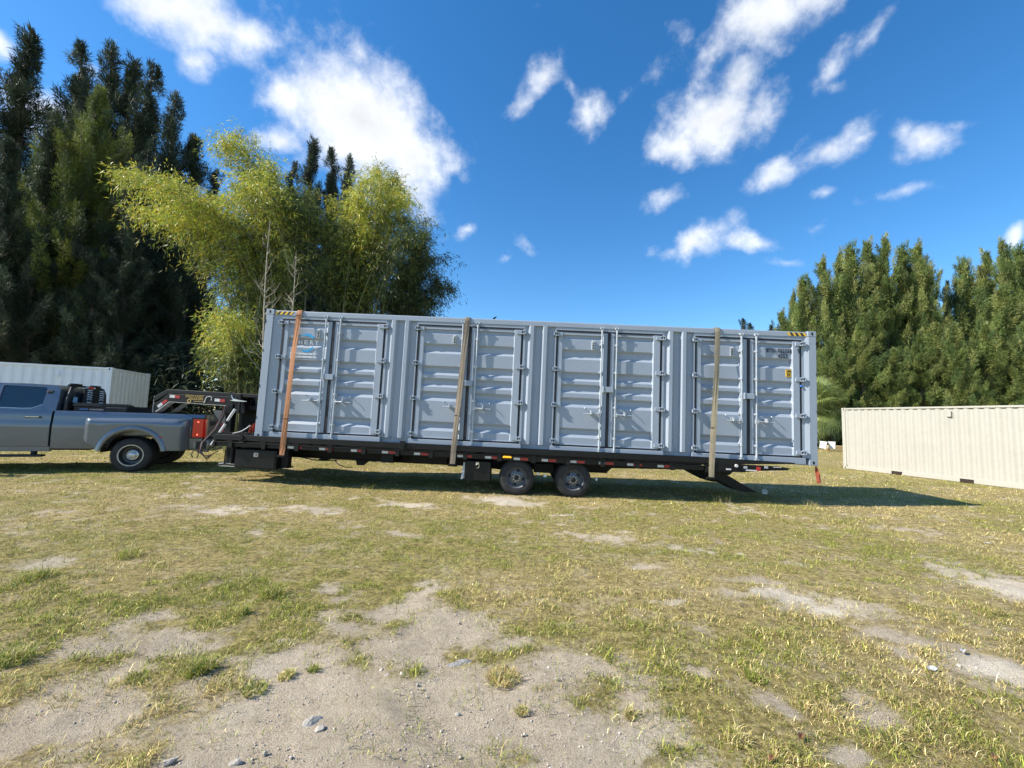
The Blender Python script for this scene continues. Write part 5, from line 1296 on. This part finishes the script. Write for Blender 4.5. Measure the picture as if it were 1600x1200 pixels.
def quads_from(P, D, S, L_, W_, droop):
    """needle sprays: root P, direction D, side S, length L_, width W_; two segments, the second drooping"""
    mid = P + D * (L_ * .55)[:, None]
    D2 = D - np.array([0, 0, 1.0]) * droop[:, None]; D2 /= np.linalg.norm(D2, axis=1)[:, None]
    tip = mid + D2 * (L_ * .5)[:, None]
    w = S * (W_ / 2)[:, None]
    V = np.stack([P - w * .5, P + w * .5, mid - w, mid + w, tip], 1).reshape(-1, 3)
    b = np.arange(len(P))[:, None] * 5
    F = np.concatenate([b + [0, 1, 3], b + [0, 3, 2], b + [2, 3, 4]], 1).reshape(-1, 3)
    return V, F


def unit(a): return a / (np.linalg.norm(a, axis=-1, keepdims=True) + 1e-9)


def casuarina(seed, H, spread, n_branch, per, tint, low=.08, top_pow=.8, plume=1.0, lean=0.0, gap=.25, wid=.034, nl=(.18, .40)):
    """a tall she-oak: straight trunk, rising limbs, each limb carrying fuzzy drooping plumes; returns trunk and crown meshes"""
    rng = np.random.default_rng(seed)
    tb = MB(); zs = np.linspace(0, H * .97, 9); wob = rng.normal(0, .012 * H, (9, 2)); wob[0] = 0; wob = np.cumsum(wob * .5, 0)
    axis = np.stack([wob[:, 0] + lean * zs, wob[:, 1], zs], -1)
    tb.tube(axis, list(np.interp(zs, [0, H], [.017 * H, .02])), 8)
    Pc, Dc, Sc, Tc = [], [], [], []
    for k in range(n_branch):
        t = low + (1 - low) * ((k + rng.random()) / n_branch); z0 = t * H * .95
        az = rng.uniform(0, 2 * np.pi) if k % 3 else k * 2.4
        if rng.random() < gap * .6: continue
        env = spread * (min(1.0, (t + .06) / .22) ** .6) * (1 - t) ** top_pow + .03 * H * .5
        env *= min(1.0, (1 - t) / .28 + .12)
        ln = env * rng.uniform(.45, 1.4)
        if rng.random() < gap * .5: ln *= .5
        el = np.radians(rng.uniform(18, 50) + 22 * t)
        p0 = np.array([np.interp(z0, zs, axis[:, 0]), np.interp(z0, zs, axis[:, 1]), z0])
        d = np.array([np.cos(az) * np.cos(el), np.sin(az) * np.cos(el), np.sin(el)])
        p1 = p0 + d * ln * .6; p2 = p1 + unit(d + np.array([0, 0, .25])) * ln * .55
        tb.tube([p0, p1, p2], [.006 * H * (1 - t) + .012, .02, .008], 4, cap=False)
        npl = max(2, int(1.5 + ln / .75 / plume))
        shade = rng.uniform(.7, 1.3)
        for j in range(npl):
            u = (j + .55 + rng.uniform(-.2, .3)) / npl; u = min(1.02, .18 + .85 * u)
            c = (p0 + (p1 - p0) * u / .55) if u < .55 else (p1 + (p2 - p1) * (u - .55) / .45)
            c = c + rng.normal(0, .16 * plume, 3)
            ax = unit(d * .45 + np.array([0, 0, .85]) + rng.normal(0, .25, 3)); sz = plume * rng.uniform(.55, 1.1) * (.5 + .5 * min(1, (1 - t) * 2.2 + .1))
            n = int(per * sz)
            g = rng.normal(0, 1, (n, 3)); g = unit(g) * (rng.random(n) ** .45)[:, None]
            off = g * np.array([.30, .30, .30]) * sz + ax * (g @ ax)[:, None] * .75 * sz
            P = c + off
            D = unit(ax * .7 + unit(off) * .75 + rng.normal(0, .35, (n, 3)))
            Pc.append(P); Dc.append(D); Tc.append(np.tile(tint[rng.integers(0, len(tint))] * shade * rng.uniform(.85, 1.15), (n, 1)) * rng.uniform(.75, 1.25, (n, 1)))
    P, D, T = np.concatenate(Pc), np.concatenate(Dc), np.concatenate(Tc); n = len(P)
    S = unit(np.cross(D, rng.normal(0, 1, (n, 3))))
    V, F = quads_from(P, D, S, rng.uniform(*nl, n), rng.uniform(.6, 1.3, n) * wid, rng.uniform(.15, .9, n))
    crown = np_mesh('crown', V, F, needle, col=np.repeat(T, 5, 0))
    trunk = tb.build('trunk', bark, None, smooth=60.0)
    top = V[V[:, 2] > V[:, 2].max() - .6].mean(0)
    return trunk, crown, top, V[:, 2].max()


T_DARK = np.array([[.042, .062, .036], [.052, .074, .042], [.032, .048, .03], [.07, .09, .055]])  # shade over the left trees put into the dark needle colour
T_YEL = np.array([[.16, .20, .04], [.20, .22, .045], [.13, .165, .04], [.085, .115, .038]])  # sunlit look of the one bright tree put into its needle colour
T_MID = np.array([[.13, .18, .05], [.17, .22, .06], [.10, .15, .05], [.21, .24, .07], [.24, .26, .085]])
PROT = {
    'dark0': casuarina(1, 22, 4.0, 110, 200, T_DARK, low=.10, top_pow=.85, plume=1.05),
    'dark1': casuarina(2, 22, 3.4, 104, 200, T_DARK, low=.14, top_pow=.8, plume=1.0, lean=.02),
    'dark2': casuarina(3, 22, 4.4, 112, 200, T_DARK, low=.06, top_pow=.9, plume=1.1),
    'yellow': casuarina(4, 18, 4.2, 190, 330, T_YEL, low=.05, top_pow=.65, plume=.72, wid=.022, nl=(.11, .26)),
    'mid0': casuarina(5, 20, 3.6, 125, 165, T_MID, low=.03, top_pow=.55, plume=1.2, wid=.05, nl=(.22, .45)),
    'mid1': casuarina(6, 20, 3.1, 115, 165, T_MID, low=.03, top_pow=.5, plume=1.1, lean=-.012, wid=.05, nl=(.22, .45)),
    'mid2': casuarina(7, 20, 4.0, 130, 165, T_MID, low=.02, top_pow=.6, plume=1.3, wid=.05, nl=(.22, .45)),
}
PH = {'dark0': 22, 'dark1': 22, 'dark2': 22, 'yellow': 18, 'mid0': 20, 'mid1': 20, 'mid2': 20}
USED = set()


def plant(kind, u, v_top, depth, label, group, name='casuarina_tree', wide=1.0, turn=None):
    base = at_depth(u, v_top, depth); hgt = max(2.0, base[2]); tr, cr_, top, zmax = PROT[kind]; s = hgt / zmax
    turn = random.uniform(0, 6.28) if turn is None else turn
    ox, oy = top[0] * s * wide, top[1] * s * wide; base[0] -= ox * math.cos(turn) - oy * math.sin(turn); base[1] -= ox * math.sin(turn) + oy * math.cos(turn)
    o = thing(name, label, 'tree', (base[0], base[1], 0.0), (0, 0, turn), group)
    o.scale = (s * wide, s * wide, s)
    for c in (tr, cr_):
        if kind not in USED: c.parent = o
        else: d = c.copy(); C.objects.link(d); d.parent = o
    USED.add(kind)
    return o


G_L = 'dark casuarinas behind the white container'
for (k, u, v, dp, w, lab) in [
    ('dark1', -10, 95, 27, 1.0, 'grey green casuarina cut by the left picture edge'),
    ('dark0', 48, 38, 27, 1.0, 'tallest dark casuarina at the left, its pointed tip the highest of the row'),
    ('dark1', 127, 58, 30, .85, 'narrow dark casuarina with a rounded tip, second spire from the left'),
    ('yellow', 158, 128, 25.5, .85, 'broad yellow green casuarina catching the sun in front of the dark spires'),
    ('dark2', 178, 58, 29, .9, 'dark casuarina with a slim spire right of the yellow green one'),
    ('dark0', 212, 86, 29, .9, 'dark casuarina, third slim spire counted from the sunlit yellow green tree'),
    ('dark1', 245, 96, 28, .95, 'dark casuarina with twin tips near the right end of the tall row'),
    ('dark2', 278, 138, 27, .9, 'dark casuarina with a blunt tip at the right end of the tall row'),
    ('dark0', 305, 205, 28, .95, 'short grey casuarina between the tall row and the yellow bamboo'),
    ('dark1', 340, 262, 30, .9, 'low dark casuarina half hidden behind the left bamboo stems'),
    ('dark2', 90, 165, 24, 1.0, 'dark casuarina standing below the tallest spire behind the white container'),
    ('dark0', 15, 210, 21, 1.0, 'bushy dark casuarina low at the left picture edge'),
    ('dark1', 232, 232, 24, 1.0, 'dark bushy casuarina filling the middle of the left tree mass'),
    ('dark2', 300, 330, 25, 1.0, 'dark casuarina standing right above the trailer neck'),
    ('dark2', 62, 345, 21.5, 1.0, 'low dark bushy casuarina above the left end of the white container'),
    ('dark1', 150, 385, 22, 1.15, 'low dark casuarina above the middle of the white container'),
    ('dark0', 215, 340, 22.5, 1.1, 'low dark casuarina above the right end of the white container'),
    ('dark0', 492, 212, 31, .85, 'grey casuarina with the highest tip behind the bamboo'),
    ('dark1', 518, 226, 32, .85, 'grey casuarina, middle tip of the three behind the bamboo'),
    ('dark2', 548, 236, 31, .8, 'grey casuarina with a leaning tip, right one of three behind the bamboo'),
    ('dark1', 462, 250, 33, .8, 'small grey casuarina tip peeking out left of the three behind the bamboo'),
    ('dark2', 430, 262, 33, .8, 'smallest casuarina tip just right of the topmost bamboo plume'),
]: plant(k, u, v, dp, lab, G_L, wide=w)
G_R = 'green casuarinas behind the cream container'
right = [('mid0', 1224, 478, 47), ('mid1', 1240, 448, 45), ('mid2', 1257, 424, 43), ('mid0', 1287, 394, 42), ('mid1', 1313, 383, 44), ('mid2', 1331, 372, 42), ('mid0', 1359, 366, 45), ('mid1', 1384, 360, 42),
         ('mid2', 1412, 374, 43), ('mid0', 1436, 369, 41), ('mid1', 1453, 404, 45), ('dark1', 1480, 436, 47), ('mid2', 1502, 396, 42), ('mid0', 1535, 384, 44), ('mid1', 1562, 366, 41), ('mid2', 1592, 374, 42), ('mid0', 1630, 360, 41)]
for i, (k, u, v, dp) in enumerate(right):
    plant(k, u, v, dp, '%s casuarina from the left in the sunlit green row on the right' % WORDS[i], G_R, wide=.70 if k != 'mid2' else .78)
front = [('mid1', 1300, 520, 38), ('mid2', 1345, 500, 38), ('mid0', 1395, 540, 37), ('mid1', 1440, 510, 37), ('mid2', 1490, 500, 36), ('mid0', 1540, 500, 36), ('mid2', 1590, 520, 35), ('mid1', 1370, 445, 40), ('mid0', 1460, 470, 40), ('mid2', 1570, 440, 38), ('mid1', 1625, 460, 35)]
for i, (k, u, v, dp) in enumerate(sorted(front, key=lambda f: f[1])):
    plant(k, u, v, dp, '%s bushy casuarina from the left in the lower row in front of the green spires' % WORDS[i], 'lower casuarinas in front of the green row', wide=1.05)
for (u, v, dp, lab) in ((1160, 496, 75, 'tiny distant tree tip above the container roof, left of the pair'), (1171, 503, 78, 'tiny distant tree tip above the container roof, right of the pair'), (1205, 506, 60, 'low distant tree between the tiny tips and the green row')):
    plant('dark1', u, v, dp, lab, None, name='distant_tree', wide=1.1)


# ------------------------------------------------------------------ bamboo
def bamboo(label, u0, depth, lobes, n_culm, seed, tints, leaf_per=12, base_r=1.3, low=.30, dens=3.8, loose=1.15):
    rng = np.random.default_rng(seed)
    bx = at_depth(u0, 640, depth); root = thing('bamboo_clump', label, 'bamboo', (bx[0], bx[1], 0))
    b0 = np.array([bx[0], bx[1], 0.0])
    LP, LD, LT = [], [], []
    for k in range(n_culm):
        (u, v, dd, jit, ti) = lobes[k % len(lobes)]
        tip = at_depth(u + rng.normal(0, jit), v + abs(rng.normal(0, jit * .8)), depth + dd + rng.normal(0, .9)) - b0
        a = rng.uniform(0, 6.28); r = base_r * math.sqrt(rng.random()); s0 = np.array([r * math.cos(a), r * math.sin(a) * .7, 0])
        t = np.linspace(0, 1, 14)[:, None]
        ctrl = s0 * .6 + np.array([tip[0] * .30, tip[1] * .30, tip[2] * rng.uniform(1.0, 1.18)])
        pts = (1 - t) ** 2 * s0 + 2 * t * (1 - t) * ctrl + t ** 2 * tip
        rad = np.interp(t[:, 0], [0, .6, 1], [.042, .026, .006]) * rng.uniform(.7, 1.15)
        cb = MB(); cb.tube(pts, list(rad), 5); c = cb.build('culm', bam_culm, root, smooth=True)
        ln = np.linalg.norm(np.diff(pts, axis=0), axis=1).sum()
        nn = int(ln * dens); shade = rng.uniform(.8, 1.25)
        for j in range(nn):
            q = low + (1 - low) * ((j + rng.random()) / nn); f = q * 13; i0 = min(12, int(f)); p = pts[i0] + (pts[i0 + 1] - pts[i0]) * (f - i0)
            tang = unit(pts[i0 + 1] - pts[i0])
            for br in range(3):
                bd = unit(rng.normal(0, 1, 3) + tang * .6); bl = rng.uniform(.25, 1.15) * (1.15 - .45 * q) * loose
                m = leaf_per; s = rng.random(m) ** .7
                P = p + bd * (s * bl)[:, None] - np.array([0, 0, 1.0]) * (s ** 2 * bl * .35)[:, None] + rng.normal(0, .06, (m, 3))
                D = unit(bd * .6 + rng.normal(0, .6, (m, 3)) - np.array([0, 0, .45]))
                LP.append(P); LD.append(D)
                base = tints[min(2, ti + (1 if rng.random() < (1 - q) * 1.15 else 0))]; col = base[rng.integers(0, len(base), m)] * shade * rng.uniform(.75, 1.25, (m, 1)); LT.append(col)  # lower leaves a darker, older green; clump shading put into the colour
    P, D, T = np.concatenate(LP), np.concatenate(LD), np.concatenate(LT); n = len(P)
    S = unit(np.cross(D, rng.normal(0, 1, (n, 3)))); L_ = rng.uniform(.13, .24, n); W_ = rng.uniform(.022, .036, n)
    mid = P + D * (L_ * .45)[:, None]; tip = P + D * L_[:, None] - np.array([0, 0, 1.0]) * (L_ * .18)[:, None]
    V = np.stack([P, mid - S * (W_ / 2)[:, None], mid + S * (W_ / 2)[:, None], tip], 1).reshape(-1, 3)
    b = np.arange(n)[:, None] * 4; F = np.concatenate([b + [0, 1, 2], b + [1, 3, 2]], 1).reshape(-1, 3)
    np_mesh('foliage', V, F, bam_leaf, root, col=np.repeat(T, 4, 0))
    print('bamboo', n)
    return root


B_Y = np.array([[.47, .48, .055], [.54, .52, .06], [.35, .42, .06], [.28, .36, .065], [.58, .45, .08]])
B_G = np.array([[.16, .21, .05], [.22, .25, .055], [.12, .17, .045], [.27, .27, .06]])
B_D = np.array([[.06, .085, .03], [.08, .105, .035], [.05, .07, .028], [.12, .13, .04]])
TI = [B_Y, B_G, B_D]  # sunlit to shaded: light on the clumps put into leaf colour
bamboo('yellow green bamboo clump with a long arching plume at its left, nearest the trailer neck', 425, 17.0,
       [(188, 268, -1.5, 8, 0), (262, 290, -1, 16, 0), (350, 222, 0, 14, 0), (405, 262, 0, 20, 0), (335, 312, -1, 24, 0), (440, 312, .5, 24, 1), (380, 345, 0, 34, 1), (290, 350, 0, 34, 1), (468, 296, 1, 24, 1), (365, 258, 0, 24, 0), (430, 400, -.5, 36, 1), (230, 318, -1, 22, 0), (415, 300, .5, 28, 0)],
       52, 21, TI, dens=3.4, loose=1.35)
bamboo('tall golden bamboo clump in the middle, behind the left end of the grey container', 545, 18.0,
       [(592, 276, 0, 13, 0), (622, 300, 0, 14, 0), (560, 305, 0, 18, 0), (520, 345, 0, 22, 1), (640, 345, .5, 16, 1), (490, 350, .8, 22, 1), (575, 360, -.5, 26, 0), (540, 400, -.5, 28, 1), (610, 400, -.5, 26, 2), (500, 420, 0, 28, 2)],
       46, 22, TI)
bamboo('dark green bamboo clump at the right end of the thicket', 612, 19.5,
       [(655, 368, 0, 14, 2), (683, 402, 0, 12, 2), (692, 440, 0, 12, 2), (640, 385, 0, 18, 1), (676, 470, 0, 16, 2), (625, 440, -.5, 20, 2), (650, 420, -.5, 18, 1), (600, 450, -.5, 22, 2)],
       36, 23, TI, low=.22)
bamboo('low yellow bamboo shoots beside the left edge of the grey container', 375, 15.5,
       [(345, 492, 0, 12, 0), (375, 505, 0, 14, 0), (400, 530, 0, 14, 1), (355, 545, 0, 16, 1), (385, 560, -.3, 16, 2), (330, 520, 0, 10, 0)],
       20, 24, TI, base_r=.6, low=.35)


def bare_sapling(label, u, v_top, v_base_u, depth, seed, h0):
    rg = np.random.default_rng(seed); base = at_depth(v_base_u, 560, depth); top = at_depth(u, v_top, depth)
    root = thing('bare_sapling', label, 'tree', (base[0], base[1], 0))
    tip = top - np.array([base[0], base[1], 0]); b = MB(); pts = [np.array([0, 0, 0.0]) + tip * t + np.array([.25 * math.sin(3 * t + seed), 0, 0]) * (1 - t) for t in np.linspace(0, 1, 9)]
    b.tube(pts, list(np.linspace(.05, .008, 9)), 6); b.build('trunk', mat('pale_dead_wood', (.38, .33, .25), .8, var=.25, scale=8), root, smooth=True)
    for k in range(26):
        t = rg.uniform(.35, .97); p = np.array([np.interp(t, np.linspace(0, 1, 9), [q[i] for q in pts]) for i in range(3)]); a = rg.uniform(0, 6.28)
        d = np.array([math.cos(a), math.sin(a), rg.uniform(.5, 1.3)]); d /= np.linalg.norm(d); l = rg.uniform(.5, 1.6) * (1.15 - t)
        b = MB(); e = p + d * l; b.tube([p, p + d * l * .5 + rg.normal(0, .04, 3), e + np.array([0, 0, .15 * l])], [.014, .009, .003], 4)
        for j in range(2): q = p + d * l * rg.uniform(.3, .8); b.tube([q, q + rg.normal(0, .22, 3) + np.array([0, 0, .2])], [.006, .002], 3)
        b.build('branch', MATS['pale_dead_wood'], root)
    return root


bare_sapling('leafless pale sapling standing in front of the bamboo, above the container corner', 422, 345, 407, 13.6, 1, 0)
bare_sapling('second leafless sapling, slimmer, right of the pale one before the bamboo', 462, 400, 458, 14.2, 4, 0)


# ------------------------------------------------------------------ fan palm
def palm(label, u, v, depth, trunk_h, rad):
    c = at_depth(u, v, depth); root = thing('fan_palm', label, 'palm tree', (c[0], c[1], 0))
    h = c[2]; rg = np.random.default_rng(9)
    b = MB(); b.tube([(0, 0, 0), (.05, 0, h * .5), (0, 0, h)], [.17, .16, .14], 10); b.build('trunk', bark, root, smooth=True)
    # one frond mesh: stalk and a fan of narrow leaflets
    V, F, o = [], [], 0
    def add(vs, fs):
        nonlocal o
        V.extend(vs); F.extend([tuple(o + i for i in f) for f in fs]); o += len(vs)
    add([(0, -.02, 0), (0, .02, 0), (1.0, .012, .05), (1.0, -.012, .05)], [(0, 1, 2, 3)])
    for k in range(30):
        a = (k / 29 - .5) * 3.6; L_ = .95 - .25 * abs(a) / 1.8; ca, sa = math.cos(a), math.sin(a); w = .022
        p1 = (1.0 + ca * L_ * .55, sa * L_ * .55, .05 + .03 * (k % 2)); p2 = (1.0 + ca * L_, sa * L_, -.12 - .12 * rg.random())
        add([(1.0, 0, .05), (p1[0] - sa * w, p1[1] + ca * w, p1[2]), (p1[0] + sa * w, p1[1] - ca * w, p1[2]), p2], [(0, 1, 2), (1, 3, 2)])
    me = bpy.data.meshes.new('frond'); me.from_pydata(V, [], F); me.update()
    pm = mat('palm_frond', (.20, .25, .075), .45, var=.25, scale=2, transl=.2); dm = mat('dead_frond', (.16, .11, .05), .8, var=.3)
    for k in range(54):
        ob = link('frond', me if k < 50 else me, None, root); 
        if not me.materials: me.materials.append(pm)
        el = -R_(70) + R_(120) * (k / 33) if k < 28 else R_(75)
        ob.location = (0, 0, h - .1); ob.rotation_euler = (rg.normal(0, .3), -R_(78) + R_(150) * ((k * 17) % 54) / 53, k * 2.4); s = rad * rg.uniform(.42, .56); ob.scale = (s, s, s)
    return root


palm('green fan palm behind the right end of the grey container', 1272, 634, 35.5, 3, 3.1)


# ------------------------------------------------------------------ shrubs under the trees
def thicket(name, label, pts, seed, tint, h, kind='stuff', n_each=900):
    rng = np.random.default_rng(seed); Vs = []; P, T = [], []
    for (x, y, r, hh) in pts:
        g = unit(rng.normal(0, 1, (n_each, 3))) * (rng.random(n_each) ** .4)[:, None]
        lump = 1 + .35 * np.sin(g[:, 0] * 5 + x) * np.cos(g[:, 1] * 4 + y)
        q = g * np.array([r, r, hh * .55]) * lump[:, None] + np.array([x, y, hh * .5]); q = q[q[:, 2] > .02]
        P.append(q); T.append(tint[rng.integers(0, len(tint), len(q))] * rng.uniform(.6, 1.3, (len(q), 1)))
    P, T = np.concatenate(P), np.concatenate(T); n = len(P); D = unit(rng.normal(0, 1, (n, 3)) + np.array([0, 0, .3])); S = unit(np.cross(D, rng.normal(0, 1, (n, 3))))
    V, F = quads_from(P, D, S, rng.uniform(.2, .5, n), rng.uniform(.04, .11, n), rng.uniform(0, .6, n))
    o = np_mesh(name, V, F, needle, col=np.repeat(T, 5, 0)); tag(o, label, None, None, kind); return o


rg = np.random.default_rng(77)
pts = []
for k in range(46): x = -27 + k * .68; pts.append((x + rg.normal(0, .4), 23.5 + rg.normal(0, 1.2) - (2.5 if x > -12 else 0), rg.uniform(1.3, 2.1), rg.uniform(3.4, 5.8)))
thicket('undergrowth', None, pts, 5, T_DARK * .9, 3)
pts = []
for k in range(70): pts.append((22 + k * .62 + rg.normal(0, .5), 41 + rg.normal(0, 1.6) - .12 * k, rg.uniform(1.2, 2.0), rg.uniform(1.8, 3.6)))
thicket('undergrowth', None, pts, 6, np.concatenate([T_MID, T_DARK]), 3, n_each=700)
pts = []
for k in range(60): pts.append((-70 + k * 2.6, 92 + rg.normal(0, 4), rg.uniform(3, 5), rg.uniform(3.5, 6)))
thicket('distant_woods', None, pts, 8, np.concatenate([T_MID, T_DARK]), 5, n_each=500)
